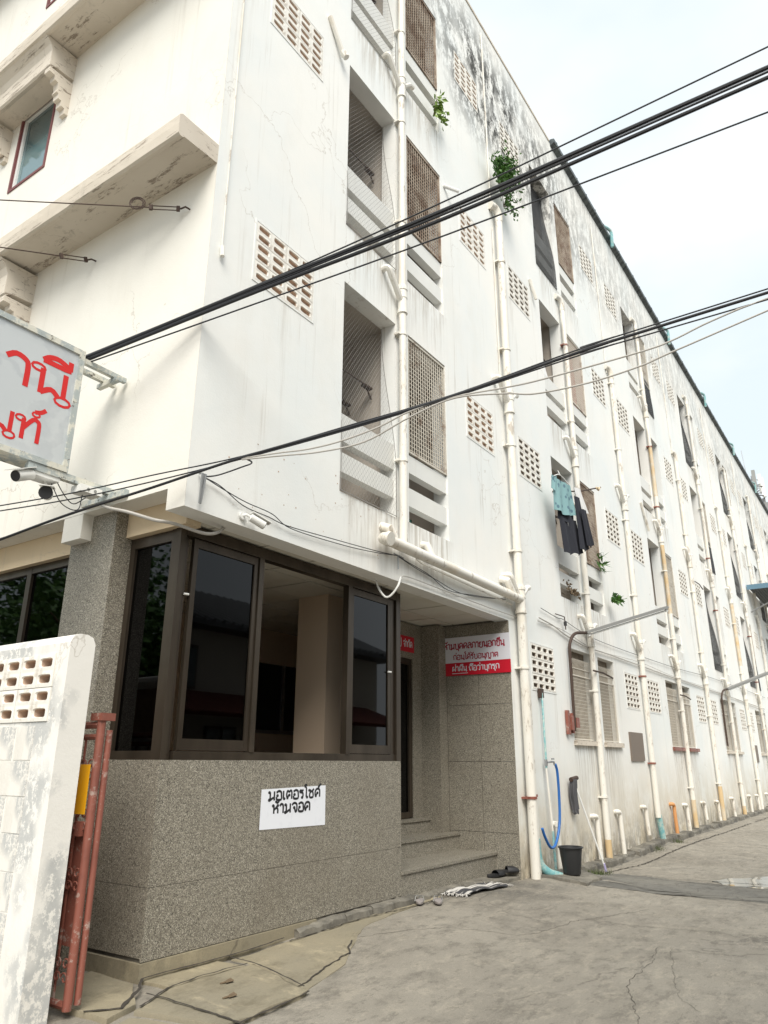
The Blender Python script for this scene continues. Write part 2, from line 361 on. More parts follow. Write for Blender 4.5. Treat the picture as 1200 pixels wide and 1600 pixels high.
# ---------------------------------------------------------------- Thai lettering as brush strokes
def C_(x, y, r=.1): return ('c', x, y, r)
GLY = {
 'ก': (.62, [[(.1, 0), (.1, .5), (.02, .66), (.12, .9), (.32, 1), (.5, .9), (.55, .7), (.55, 0)]]),
 'ข': (.6, [C_(.1, .86), [(.19, .92), (.26, .72), (.15, .52), (.15, .08), (.3, 0), (.52, .03), (.52, 1)]]),
 'ค': (.68, [[(.1, 0), (.04, .55), (.16, .92), (.36, 1), (.56, .88), (.6, .6), (.6, 0)], C_(.33, .5), [(.25, .42), (.1, 0)]]),
 'จ': (.6, [[(.02, .78), (.2, 1), (.42, .95), (.52, .75), (.52, .2), (.4, 0), (.3, .38)], C_(.25, .48)]),
 'ซ': (.66, [C_(.1, .86), [(.2, .92), (.29, .7), (.17, .52), (.17, .04), (.52, .04), (.5, .6), (.4, .74), (.62, 1)]]),
 'ช': (.66, [C_(.1, .86), [(.2, .92), (.26, .7), (.17, .52), (.17, .04), (.52, .04), (.5, .6), (.4, .74), (.62, 1)]]),
 'ญ': (.95, [[(.1, 0), (.1, .5), (.02, .66), (.12, .9), (.3, 1), (.46, .9), (.5, .7), (.5, 0), (.86, 0), (.86, 1)], [(.45, -.35), (.6, -.2), (.86, -.35)]]),
 'ด': (.64, [[(.12, 0), (.03, .5), (.14, .9), (.34, 1), (.52, .88), (.56, .6), (.56, 0)], C_(.3, .48), [(.22, .4), (.12, 0)]]),
 'ต': (.64, [[(.12, 0), (.03, .5), (.12, .95), (.3, .84), (.44, .98), (.56, .8), (.56, 0)], C_(.3, .45), [(.22, .4), (.12, 0)]]),
 'ถ': (.64, [C_(.2, .08), [(.1, .1), (.1, .5), (.02, .66), (.12, .9), (.32, 1), (.5, .9), (.56, .7), (.56, 0)]]),
 'ท': (.66, [C_(.08, .88), [(.17, .9), (.17, 0)], [(.17, .45), (.4, .97), (.52, .97), (.58, .8), (.58, 0)]]),
 'ธ': (.6, [[(.5, 1), (.2, .95), (.1, .75), (.5, .65), (.52, .1), (.3, 0), (.12, .05), (.12, .45)]]),
 'น': (.68, [C_(.08, .88), [(.17, .9), (.17, 0)], [(.17, .04), (.36, .26), (.5, .1)], C_(.6, -.02, .12), [(.6, 1), (.6, .1)]]),
 'บ': (.66, [C_(.08, .88), [(.17, .9), (.17, .03), (.57, .03), (.57, 1)]]),
 'ป': (.66, [C_(.08, .88), [(.17, .9), (.17, .03), (.57, .03), (.57, 1.4)]]),
 'ฝ': (.72, [C_(.2, .86), [(.1, .9), (.06, 0), (.34, .5), (.6, 0), (.64, 1.4)]]),
 'ภ': (.66, [C_(.03, .08, .08), [(.12, .1), (.14, .5), (.04, .66), (.14, .9), (.34, 1), (.52, .9), (.58, .7), (.58, 0)]]),
 'ม': (.68, [C_(.08, .88), [(.17, .9), (.17, .12)], C_(.1, .03, .12), [(.2, .02), (.38, .2), (.58, .3)], [(.58, 1), (.58, -.04)]]),
 'ย': (.66, [C_(.22, .86), [(.13, .9), (.04, .72), (.2, .52), (.12, .4), (.1, .03), (.56, .03), (.56, 1)]]),
 'ร': (.5, [[(.42, 1), (.3, .86), (.1, .92), (.05, .72), (.36, .6), (.38, .15)], C_(.3, .07)]),
 'ล': (.64, [[(.08, .85), (.3, 1), (.5, .88), (.56, .65), (.56, 0)], [(.56, .5), (.28, .6), (.08, .4), (.08, .12)], C_(.17, .08)]),
 'ว': (.56, [[(.04, .8), (.22, 1), (.42, .9), (.48, .6), (.48, .12)], C_(.39, .07)]),
 'ห': (.68, [C_(.08, .88), [(.17, .9), (.17, 0)], [(.17, .42), (.42, .62), (.56, .42), (.56, 0)], C_(.54, .86), [(.47, .78), (.3, .52)]]),
 'อ': (.62, [[(.04, .82), (.28, 1), (.5, .88), (.54, .6), (.54, .03), (.1, .03), (.05, .35)], C_(.15, .48)]),
 'เ': (.32, [[(.08, 1), (.08, .12)], C_(.17, .07)]),
 'า': (.44, [[(.0, .8), (.14, 1), (.3, .92), (.35, .7), (.35, 0)]]),
 'ไ': (.36, [C_(.28, .07), [(.19, .12), (.19, 1.15), (.02, 1.35), (.05, 1.52), (.25, 1.55)]]),
 'ำ': (.44, [[(.0, .8), (.14, 1), (.3, .92), (.35, .7), (.35, 0)], C_(-.1, 1.28, .08)]),
 '์': (0, [C_(-.26, 1.24, .08), [(-.3, 1.34), (-.14, 1.42), (-.02, 1.6)]]),
 '้': (0, [C_(-.4, 1.3, .05), [(-.36, 1.24), (-.2, 1.2), (-.04, 1.5)]]),
 '่': (0, [[(-.14, 1.52), (-.14, 1.2)]]),
 '๊': (0, [[(-.45, 1.22), (-.36, 1.42), (-.25, 1.25), (-.18, 1.42), (-.02, 1.55)]]),
 'ั': (0, [C_(-.38, 1.26, .06), [(-.34, 1.18), (-.16, 1.16), (-.02, 1.42)]]),
 'ี': (0, [[(-.56, 1.12), (-.44, 1.3), (-.25, 1.34), (-.03, 1.12), (-.56, 1.12)], [(-.04, 1.46), (-.04, 1.12)]]),
 'ึ': (0, [[(-.56, 1.12), (-.44, 1.3), (-.25, 1.34), (-.03, 1.12), (-.56, 1.12)], C_(-.06, 1.38, .06)]),
 'ื': (0, [[(-.56, 1.12), (-.44, 1.3), (-.25, 1.34), (-.03, 1.12), (-.56, 1.12)], [(-.04, 1.46), (-.04, 1.12)], [(-.16, 1.46), (-.16, 1.25)]]),
 'ุ': (0, [[(-.2, -.12), (-.1, -.12), (-.1, -.42)]]),
 ' ': (.35, []),
}
def lettering(lines, origin, dx, dz, nrm, parent, m, wgt, loop=.8, lw=.72):
    smooth = True
    """lines: (text, x, y, height, width factor); dx/dz unit vectors along and up the board, nrm towards the reader"""
    mb = MB(); dx, dz, nrm, origin = map(Vector, (dx, dz, nrm, origin)); lay = [0]
    def stroke(pts, w, closed=False):
        pts = [Vector((p[0], p[1], 0)) for p in pts]
        if closed: pts.append(pts[0].copy())
        elif smooth and len(pts) > 2 and 'x': pts = cat_rom(pts, 3)
        n = len(pts); lay[0] = (lay[0]+1) % 9; z = .0006+lay[0]*.00012; i0 = len(mb.v)
        for k, p in enumerate(pts):
            if closed: t = (pts[(k+1) % (n-1)]-pts[(k-1) % (n-1)])
            else: t = pts[min(k+1, n-1)]-pts[max(k-1, 0)]
            t = t.normalized() if t.length > 0 else Vector((1, 0, 0)); q = Vector((-t.y, t.x, 0))*w/2
            for e in (p+q, p-q): mb.v.append(tuple(origin+dx*e.x+dz*e.y+nrm*(z+k*.00003)))
        for k in range(n-1): mb.f.append((i0+2*k, i0+2*k+1, i0+2*k+3, i0+2*k+2)); mb.sm.append(False)
    for text, x, y, h, wf in lines:
        cx = x
        for ch in text:
            w, st = GLY[ch]
            for s_ in st:
                if isinstance(s_, tuple):
                    stroke([(cx+(s_[1]+s_[3]*loop*math.cos(a*math.pi/5))*h*wf, y+(s_[2]+s_[3]*loop*math.sin(a*math.pi/5))*h) for a in range(10)], wgt*h*lw, True)
                else: stroke([(cx+p[0]*h*wf, y+p[1]*h) for p in s_], wgt*h)
            cx += w*h*wf + (.06*h*wf if w else 0)
    return mb.build('lettering', m, parent, recalc=False)
def text_width(t, h, wf): return sum(GLY[c][0]*h*wf+(.06*h*wf if GLY[c][0] else 0) for c in t)

# ================================================================ GROUND
def hgt(u, v):
    return (.085+.045*smoothstep((u-1.0)/1.6))*smoothstep((v+1.7)/1.7)*(1-.85*smoothstep((u-6.3)/1.0))+.05*smoothstep((u-9)/2)*smoothstep((v+.8)/.6)
def hn(u, v):
    d = noise.noise(Vector((u*1.3, v*1.3, 0)))*.010+noise.noise(Vector((u*5, v*5, 3)))*.003
    return hgt(u, v)+d*(1 if -6 < u < 20 and -6 < v < 3 else .0)
def axis_pts(a, b, step, lo, hi):
    p = []; x = a
    while x < b: p.append(x); x += step
    p.append(b); s = step; x = b
    while x < hi: s *= 1.25; x += s; p.append(x)
    s = step; x = a
    while x > lo: s *= 1.25; x -= s; p.insert(0, x)
    return p
def sheet(name, us, vs, m, f, parent=None):
    mb = MB(); n = len(vs)
    mb.v = [(u, v, f(u, v)) for u in us for v in vs]
    mb.f = [(i*n+j, (i+1)*n+j, (i+1)*n+j+1, i*n+j+1) for i in range(len(us)-1) for j in range(n-1)]; mb.sm = [True]*len(mb.f)
    return mb.build(name, m, parent, recalc=False)
struct(sheet('ground', axis_pts(-4, 12, .08, -400, 400), axis_pts(-4.6, .9, .08, -400, 400), 'ground', hn))
def slab(name, poly, top, thick, m, sub=.12, rough=.006, bevel=.012):
    """an irregular slab: fan-subdivided polygon with a ragged outline, following the ground"""
    mb = MB(); pts = []
    for i, p in enumerate(poly):
        q = poly[(i+1) % len(poly)]; d = math.dist(p, q); k = max(1, int(d/sub))
        for j in range(k):
            t = j/k; x = p[0]+(q[0]-p[0])*t; y = p[1]+(q[1]-p[1])*t
            a = noise.noise(Vector((x*4, y*4, 1.7)))*rough*4; pts.append((x+a, y+noise.noise(Vector((x*4, y*4, 9.7)))*rough*3))
    cx = sum(p[0] for p in pts)/len(pts); cy = sum(p[1] for p in pts)/len(pts); n = len(pts)
    rings = [(1, -thick), (1, -bevel*.6), (1-bevel*.5, 0), (.7, 0), (.4, 0), (.12, 0)]
    for s_, dz in rings:
        for x, y in pts:
            X, Y = cx+(x-cx)*s_, cy+(y-cy)*s_
            mb.v.append((X, Y, hn(X, Y)+top+dz+noise.noise(Vector((X*6, Y*6, 4)))*min(rough, .006)*(dz == 0)))
    for k in range(len(rings)-1):
        for j in range(n): mb.f.append((k*n+j, k*n+(j+1) % n, (k+1)*n+(j+1) % n, (k+1)*n+j)); mb.sm.append(k > 1)
    mb.f.append(tuple((len(rings)-1)*n+j for j in range(n))); mb.sm.append(True)
    return mb.build(name, m)
struct(slab('apron', [(1.0, .25), (.98, -.01), (.80, -.62), (1.41, -.46), (1.72, -.3), (2.2, -.02), (3.08, .12), (4.0, .2), (4.0, .27)], .004, .03, 'apron', .1, .012))
for nm, poly, t in (('pavement_slab', [(.945, .01), (.765, -.65), (.02, -.70), (-.14, -.18), (.2, -.02)], .026),
                    ('pavement_slab', [(-.02, -.73), (-.18, -.21), (-.8, -.3), (-.9, -1.2), (-.1, -1.25)], .012),
                    ('pavement_slab', [(.16, .24), (-.1, -.12), (-.3, -.16), (-.36, .5), (.18, .7)], .03),
                    ('pavement_slab', [(.9, .27), (.9, .04), (.22, .01), (.24, .27)], .018)):
    struct(slab(nm, poly, t, .06, 'apron', .1, .014))
struct(slab('asphalt_strip', [(5.75, -.42), (6.6, -.36), (7.2, -.28), (7.42, -.8), (7.3, -1.6), (7.45, -2.3), (7.6, -3.4), (8.2, -5.5), (6.6, -5.5), (6.35, -3.4), (6.3, -2.4), (6.2, -1.7), (6.05, -1.1), (5.95, -.9)], .004, .03, 'asphalt', .08, .03, .004))
struct(slab('mortar_pad', [(5.68, -.06), (5.72, -.66), (6.25, -.62), (6.6, -.3), (6.7, -.06)], .03, .06, 'rubble', .1, .02))
struct(slab('mortar_pad', [(4.75, .27), (4.8, .05), (5.5, .02), (5.66, .0), (5.62, .2), (5.36, .27)], .035, .05, 'rubble', .1, .016))
struct(slab('puddle', [(7.55, -1.62), (7.9, -1.75), (8.5, -2.2), (9.0, -3.2), (8.6, -4.2), (7.7, -3.8), (7.5, -2.9), (7.25, -2.2), (7.3, -1.8)], .008, .012, 'water', .1, .02, .002))
def ragged(name, u0, u1, inner, outer, z0, ztop, m, amp, seed, step=.045):
    """rough strip along the foot of a wall: top edge at the wall, outer edge on the ground, both uneven"""
    mb = MB(); n = 8; k = int((u1-u0)/step)
    for i in range(k+1):
        u = u0+(u1-u0)*i/k
        o = outer+noise.noise(Vector((u*2.1, seed, 0)))*amp*1.4; zt = ztop+noise.noise(Vector((u*3.3, seed, 5)))*amp*.5
        for j in range(n):
            t = j/(n-1); v = inner+(o-inner)*t
            zz = (hgt(u, v)+zt)*(1-smoothstep((t-.35)/.65))+(hgt(u, v)-.02)*smoothstep((t-.35)/.65)
            mb.v.append((u+noise.noise(Vector((u*31, v*30, seed)))*step*.4, v, zz+(noise.noise(Vector((u*9, v*9, seed)))*.35+noise.noise(Vector((u*27, v*27, seed)))*.35+.12*math.copysign(1, noise.noise(Vector((u*5, v*14, seed+3)))))*amp*(0 < j < n-1)))
    for i in range(k):
        for j in range(n-1): mb.f.append((i*n+j, i*n+j+1, (i+1)*n+j+1, (i+1)*n+j)); mb.sm.append(False)
    return mb.build(name, m)
struct(ragged('kerb_rubble', 6.55, 41, .01, -.26, 0, .045, 'rubble', .04, 3.1))
def kerb_run(u0, u1, vi, vo, zt, lmin, lmax, seed):
    rnd = random.Random(seed); u = u0
    while u < u1:
        l = rnd.uniform(lmin, lmax); a, b = u, min(u+l, u1+.1); j = lambda k=.018: rnd.uniform(-k, k)
        n = max(2, int((b-a)/.07)); mb = MB(); zz = zt+j(.012); o_ = vo+j(.03)
        for i in range(n+1):
            x = a+(b-a)*i/n; y = o_+j(.014); g0 = hgt(x, y)
            mb.v += [(x+j(.006), vi, g0-.05), (x+j(.006), vi, g0+zz+j(.008)), (x+j(.006), y+.02+j(.01), g0+zz+j(.01)), (x+j(.006), y, g0+zz*.75+j(.012)), (x+j(.006), y-.012+j(.01), g0-.05)]
        for i in range(n):
            for q in range(4): mb.f.append((i*5+q, i*5+q+1, i*5+q+6, i*5+q+5)); mb.sm.append(False)
        mb.f += [(4, 3, 2, 1, 0), tuple(n*5+q for q in range(5))]; mb.sm += [False]*2
        struct(mb.build('kerb_stone', 'rubble', None, (a, vo, 0))); u = b+rnd.uniform(.008, .03)
kerb_run(1.72, 5.3, .31, .20, .055, .25, .8, 5)
kerb_run(6.9, 24, .012, -.17, .085, .3, 1.1, 6)

def crack(pts, w, lift, seed, jag=.02):
    """a soil filled crack: thin ragged ribbon lying on the paving"""
    P = []
    for a, b in zip(pts, pts[1:]):
        k = max(2, int(math.dist(a, b)/.03))
        P += [(a[0]+(b[0]-a[0])*i/k, a[1]+(b[1]-a[1])*i/k) for i in range(k)]
    mb = MB(); n = len(P)
    for i, (x, y) in enumerate(P):
        q = P[min(i+1, n-1)]; r = P[max(i-1, 0)]; d = Vector((q[0]-r[0], q[1]-r[1])).normalized(); nn = Vector((-d.y, d.x))
        o_ = noise.noise(Vector((x*9, y*9, seed)))*jag+noise.noise(Vector((x*33, y*33, seed)))*jag*.5; ww = w*(.55+.9*abs(noise.noise(Vector((x*14, y*14, seed+5)))))
        for sg in (1, -1): X, Y = x+nn.x*(o_+sg*ww), y+nn.y*(o_+sg*ww); mb.v.append((X, Y, hn(X, Y)+lift))
    for i in range(n-1): mb.f.append((2*i, 2*i+1, 2*i+3, 2*i+2)); mb.sm.append(False)
    return struct(mb.build('ground_crack', 'soil', recalc=False))
crack([(-.34, .02), (-.18, -.1), (.1, .10), (.24, .26), (.46, .262), (.99, .268), (1.6, .25)], .014, .036, 1, .008)
crack([(1.6, .22), (2.29, .18), (3.3, .13), (4.3, .13), (5.3, .22)], .010, .012, 2, .02)
crack([(.06, .0), (.1, -.62), (.11, -1.1)], .010, .034, 3, .012)
crack([(.98, .23), (.955, -.0), (.86, -.36), (.79, -.64)], .011, .036, 4, .01)
crack([(.79, -.655), (.5, -.69), (.05, -.715), (-.15, -.73)], .012, .022, 5, .01)
crack([(-.1, -.17), (.2, -.03), (.5, .0), (.95, .0)], .010, .036, 6, .012)
crack([(.84, -.52), (1.27, -.40), (1.62, -.33), (1.9, -.15)], .008, .010, 7, .02)
crack([(3.61, -2.01), (3.14, -2.09), (2.43, -2.12), (2.14, -2.22), (1.77, -2.36), (1.2, -2.6)], .0022, .003, 8, .03)
crack([(3.65, -2.1), (2.69, -2.36), (2.25, -2.49), (2.0, -2.7)], .0014, .003, 9, .03)
crack([(1.99, -.15), (2.76, -.52), (3.14, -1.04), (4.01, -1.16), (5.2, -1.5)], .0026, .003, 10, .04)
crack([(4.2, -1.2), (4.4, -2.2), (4.1, -3.2)], .003, .004, 11, .04)
crack([(6.2, -.75), (6.22, -1.3), (6.33, -2.44), (6.4, -3.4)], .012, .010, 12, .03)
crack([(7.35, -.34), (8.68, -.46), (12.66, -.45), (19.2, -.50), (30, -.5)], .014, .006, 13, .03)
crack([(7.42, -.5), (7.46, -1.2), (7.6, -2.3), (7.8, -3.4)], .010, .010, 14, .03)
crack([(9.5, -.5), (10.3, -1.4), (10.2, -2.6)], .004, .004, 15, .05)

# ================================================================ THE APARTMENT BUILDING
bld = thing('apartment_building', 'long four storey white apartment block with balconies, terrazzo ground floor and drain pipes', 'building')
PER = 5.54; NB = 7
CEN = [2.78+PER*k for k in range(NB)]
FLZ = [(3.83, 6.16), (6.88, 9.16), (9.90, 12.16)]
ZTOP = 13.75
def wall_grid(fn, us, zs, holes, t0, t1, mb):
    """wall between planes t0 (front) and t1 (back) with rectangular holes; fn(u,t,z) -> point"""
    for h in holes: us += [h[0], h[1]]; zs += [h[2], h[3]]
    us = sorted(set(round(x, 4) for x in us)); zs = sorted(set(round(x, 4) for x in zs))
    def solid(i, j):
        if i < 0 or j < 0 or i >= len(us)-1 or j >= len(zs)-1: return False
        u = (us[i]+us[i+1])/2; z = (zs[j]+zs[j+1])/2
        return not any(h[0] < u < h[1] and h[2] < z < h[3] for h in holes)
    so_ = [[solid(i, j) for j in range(len(zs)-1)] for i in range(len(us)-1)]
    def sol(i, j): return 0 <= i < len(us)-1 and 0 <= j < len(zs)-1 and so_[i][j]
    for i in range(len(us)-1):
        for j in range(len(zs)-1):
            if not so_[i][j]: continue
            a, b, c, d = us[i], us[i+1], zs[j], zs[j+1]
            mb.face([fn(a, t0, c), fn(b, t0, c), fn(b, t0, d), fn(a, t0, d)])
            mb.face([fn(a, t1, d), fn(b, t1, d), fn(b, t1, c), fn(a, t1, c)])
            if not sol(i-1, j): mb.face([fn(a, t1, c), fn(a, t0, c), fn(a, t0, d), fn(a, t1, d)])
            if not sol(i+1, j): mb.face([fn(b, t0, c), fn(b, t1, c), fn(b, t1, d), fn(b, t0, d)])
            if not sol(i, j-1): mb.face([fn(a, t1, c), fn(b, t1, c), fn(b, t0, c), fn(a, t0, c)])
            if not sol(i, j+1): mb.face([fn(a, t0, d), fn(b, t0, d), fn(b, t1, d), fn(a, t1, d)])
VL = (-2.27, -1.47); VR = (1.65, 2.43)
holes = [(.004, 5.4, -.3, 3.16)]
bal = []; vents = []; gw = []
for k, c in enumerate(CEN):
    for f, (z0, z1) in enumerate(FLZ):
        L_ = (c-.98, c-.02, z0, z1); R_ = (c+.24, c+1.11, z0+.02, z1); holes += [L_, R_]; bal += [(k, f, 0, L_), (k, f, 1, R_)]
        for s_, v in ((0, VL), (1, VR)):
            vv = (c+v[0], c+v[1], z0+1.575, z0+2.185); holes.append(vv); vents.append((k, f, s_, vv))
    if k:
        for s_, v in ((0, VL), (1, (1.84, 2.62))):
            vv = (c+v[0], c+v[1], 2.35, 2.96); holes.append(vv); vents.append((k, -1, s_, vv))
        for s_, v in ((0, (-.87, .13)), (1, (.45, 1.27))):
            ww = (c+v[0], c+v[1], 1.73, 3.07); holes.append(ww); gw.append((k, s_, ww))
mb = MB(); wall_grid(lambda u, t, z: (u, t, z), [.004, 41.5], [-.3, ZTOP], holes, 0, .2, mb); mb.build('side_wall', 'wallA', bld)
# front wall with its windows
fwin = [(2.96, 3.72, z, z+1.16) for z in (4.78, 7.82, 10.86)]+[(6.2, 6.96, z, z+1.16) for z in (4.78, 7.82, 10.86)]
mb = MB(); wall_grid(lambda v, t, z: (t, v, z), [.2, 9.5], [3.33, ZTOP], list(fwin), 0, .2, mb); mb.build('front_wall', 'wallB', bld)
B((0, 0, 3.16), (.004, .2, ZTOP)).build('corner_render', 'wallB', bld)
# roof slab, coping
B((.05, .05, 13.45), (41.5, 12, 13.6)).build('roof', 'wallA', bld)
B((.2, 9.3, -.2), (41.5, 9.5, 13.6)).build('rear_wall', 'wallA', bld)
B((41.3, .2, -.2), (41.5, 9.3, 13.6)).build('end_wall', 'wallA', bld)
MB().box((-.015, -.015, ZTOP), (8.6, .22, ZTOP+.05)).box((-.015, .22, ZTOP), (.22, 9.5, ZTOP+.05)).build('parapet_coping', 'trim', bld)
# gutter along the eave
mb = MB(); mb.prism([(-.10, 13.74), (.0, 13.68), (.0, 13.78), (.2, 13.82), (-.03, 13.85), (-.10, 13.83)], 0, 8.66, 41.6)
for i in range(55): u = 8.8+i*.6; mb.prism([(-.108, 13.735), (.0, 13.67), (.0, 13.675), (-.04, 13.858), (-.108, 13.838)], 0, u, u+.03)
mb.build('gutter', 'gutter', bld)
for u in (12.3, 17.7, 22.7, 28.0, 33.4):
    MB().tube(cat_rom([(u-.35, .0, 13.95), (u-.12, -.08, 13.98), (u, -.13, 13.93), (u, -.13, 13.7), (u+.02, -.12, 13.5)], 4), .04, 8).build('overflow_pipe', 'teal', bld)

# ---- balconies
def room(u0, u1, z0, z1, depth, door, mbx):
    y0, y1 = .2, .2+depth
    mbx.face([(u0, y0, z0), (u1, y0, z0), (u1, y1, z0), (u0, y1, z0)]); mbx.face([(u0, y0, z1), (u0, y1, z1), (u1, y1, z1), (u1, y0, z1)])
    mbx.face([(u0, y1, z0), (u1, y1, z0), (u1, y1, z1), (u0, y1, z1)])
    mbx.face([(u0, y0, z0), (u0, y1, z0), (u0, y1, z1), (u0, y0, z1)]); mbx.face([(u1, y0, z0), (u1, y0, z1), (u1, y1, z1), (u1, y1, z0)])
def grille(u0, u1, z0, z1, v, pitch, name, m, parent, bar=.004, frame=.022, curl=0):
    mb = MB()
    if frame:
        for a, b in (((u0, v-.012, z0), (u0+frame, v+.012, z1)), ((u1-frame, v-.012, z0), (u1, v+.012, z1)), ((u0, v-.013, z0), (u1, v+.011, z0+frame)), ((u0, v-.013, z1-frame), (u1, v+.011, z1))): mb.box(a, b)
    n = max(2, round((u1-u0)/pitch)); q = max(2, round((z1-z0)/pitch))
    for i in range(1, n): u = u0+(u1-u0)*i/n; mb.box((u-bar, v-bar, z0), (u+bar, v+bar, z1))
    for i in range(1, q): z = z0+(z1-z0)*i/q; mb.box((u0, v+bar, z-bar), (u1, v+bar*2.6, z+bar))
    if curl:
        for i in range(1, n):
            u = u0+(u1-u0)*i/n
            mb.tube(cat_rom([(u, v, z1), (u, v, z1+curl*.45), (u, v-.03, z1+curl*.75), (u, v-.02, z1+curl), (u+.02, v+.02, z1+curl*.9)], 2), .004, 4, False)
        mb.box((u0, v-.01, z1+curl*.4), (u1, v+.01, z1+curl*.4+.012))
    return mb.build(name, m, parent, recalc=False)
def netting(u0, u1, z0, z1, m, parent, pitch=.05, w=.0012, topin=.2, name='netting', cut=0., sag=0.):
    """slack bird net: hangs inside the lintel at the top, outside the rails at the bottom"""
    mb = MB(); H = z1-z0; Wd = u1-u0
    def P(s, t): # s,t in metres
        q = t/H; v = -.012+topin*smoothstep((q-.18)/.8)
        e = (1-s/Wd); uu = u0+s-cut*smoothstep((q-.2)/.6)*s/Wd
        return Vector((uu, v+.02*math.sin(s*9)*q*(1-q), z0+t-sag*math.sin(math.pi*s/Wd)*q))
    def line(a, b):
        n = 8; prev = None
        for i in range(n+1):
            s = a[0]+(b[0]-a[0])*i/n; t = a[1]+(b[1]-a[1])*i/n; p = P(s, t)
            if prev: d = (p-prev).normalized(); q = Vector((-d.z, 0, d.x))*w; mb.face([prev-q, p-q, p+q, prev+q])
            prev = p
    k = 1.35
    x = -H/k
    while x < Wd:
        for sg in (1, -1):
            # line s = x + t/k  (or mirrored)
            t0 = max(0, -x*k); t1 = min(H, (Wd-x)*k)
            if t1 > t0:
                a = (x+t0/k, t0); b = (x+t1/k, t1)
                if sg < 0: a = (Wd-a[0], a[1]); b = (Wd-b[0], b[1])
                line(a, b)
        x += pitch
    prevp = None
    for s_ in (0, Wd):
        pts = [P(s_, H*i/16) for i in range(17)]; mb.tube(pts, .004, 4, False)
    mb.tube([P(Wd*i/10, 0) for i in range(11)], .004, 4, False)
    return mb.build(name, m, parent, recalc=False)
recess_cache = {}
for k, f, s_, (u0, u1, z0, z1) in bal:
    key = s_
    if key not in recess_cache:
        mb = MB()
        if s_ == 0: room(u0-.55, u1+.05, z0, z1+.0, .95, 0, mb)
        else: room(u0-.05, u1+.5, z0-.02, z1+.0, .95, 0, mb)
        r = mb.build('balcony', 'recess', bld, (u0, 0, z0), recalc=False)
        # door leaf and window on the rear wall
        if s_ == 0:
            dd = MB().box((u0-.45, 1.10, z0+.05), (u0+.1, 1.135, z0+2.0)); a0, a1 = u0+.35, u0+.85
        else:
            dd = MB().box((u0+.5, 1.10, z0+.05), (u0+1.2, 1.135, z0+2.0)); a0, a1 = u0+.02, u0+.42
        dd.build('door', 'door', r, (u0, 0, z0))
        g_ = MB()
        for i in range(9): g_.obox(((a0+a1)/2, 1.11, z0+1.05+i*.11), (1, 0, 0), (0, .7, .7), (0, -.7, .7), ((a1-a0)/2, .045, .004))
        g_.build('louvre', 'glassblue', r, (u0, 0, z0))
        zl = ((.54, .83), (.22, .42)) if s_ == 0 else ((.59, .80), (.20, .41))
        for a, b in zl: B((u0-.02, .025, z0+a), (u1+.02, .125, z0+b)).build('rail', 'railpaint', r, (u0, 0, z0))
        rd = MB()
        for vv, zz in ((.35, 1.62), (.65, 1.5)):
            rd.tube([(u0-.5 if s_ == 0 else u0, vv, z0+zz), (u1-.05, vv, z0+zz)], .012, 6); rd.obox((u1-.06, vv, z0+zz-.02), (1, 0, 0), (0, 1, 0), (0, 0, 1), (.07, .03, .012)); rd.tube([(u1-.1, vv, z0+zz), (u1+.03, vv, z0+zz-.14)], .01, 5)
        rd.build('clothes_rail', 'darkiron', r, (u0, 0, z0))
        recess_cache[key] = (r, (u0, 0, z0))
    else:
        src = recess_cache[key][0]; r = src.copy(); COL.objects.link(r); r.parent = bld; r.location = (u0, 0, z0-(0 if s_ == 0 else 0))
        for ch in [c_ for c_ in src.children if c_.name.split('.')[0] in ('door', 'louvre', 'rail', 'clothes_rail')]:
            d = ch.copy(); COL.objects.link(d); d.parent = r
    if s_ == 1 and (k < 2 or (k+f) % 2 == 0):
        grille(u0+.0, u1, z0+.82, z1-.02, .02, .052 if k < 2 else .08, 'grille', ('grille', 'grille2', 'grille2')[f] if k == 0 else ('grille', 'grille2')[(k+f) % 2], r)
    if s_ == 0 and k == 0: netting(u0, u1, z0+.01, z1, 'net', r)
for k, f in ((1, 2), (3, 0), (3, 2), (4, 1), (4, 2), (4, 0), (5, 0), (5, 1), (5, 2)):
    c = CEN[k]; z0, z1 = FLZ[f]
    netting(c-.98, c-.02, z0, z1-.05, 'blacknet', bld, .035, .006, .18)
for k, f in ((2, 2), (3, 1), (4, 0), (5, 2)):
    c = CEN[k]; z0, z1 = FLZ[f]; netting(c+.24, c+1.11, z0, z0+1.0, 'blacknet', bld, .03, .009, .03)

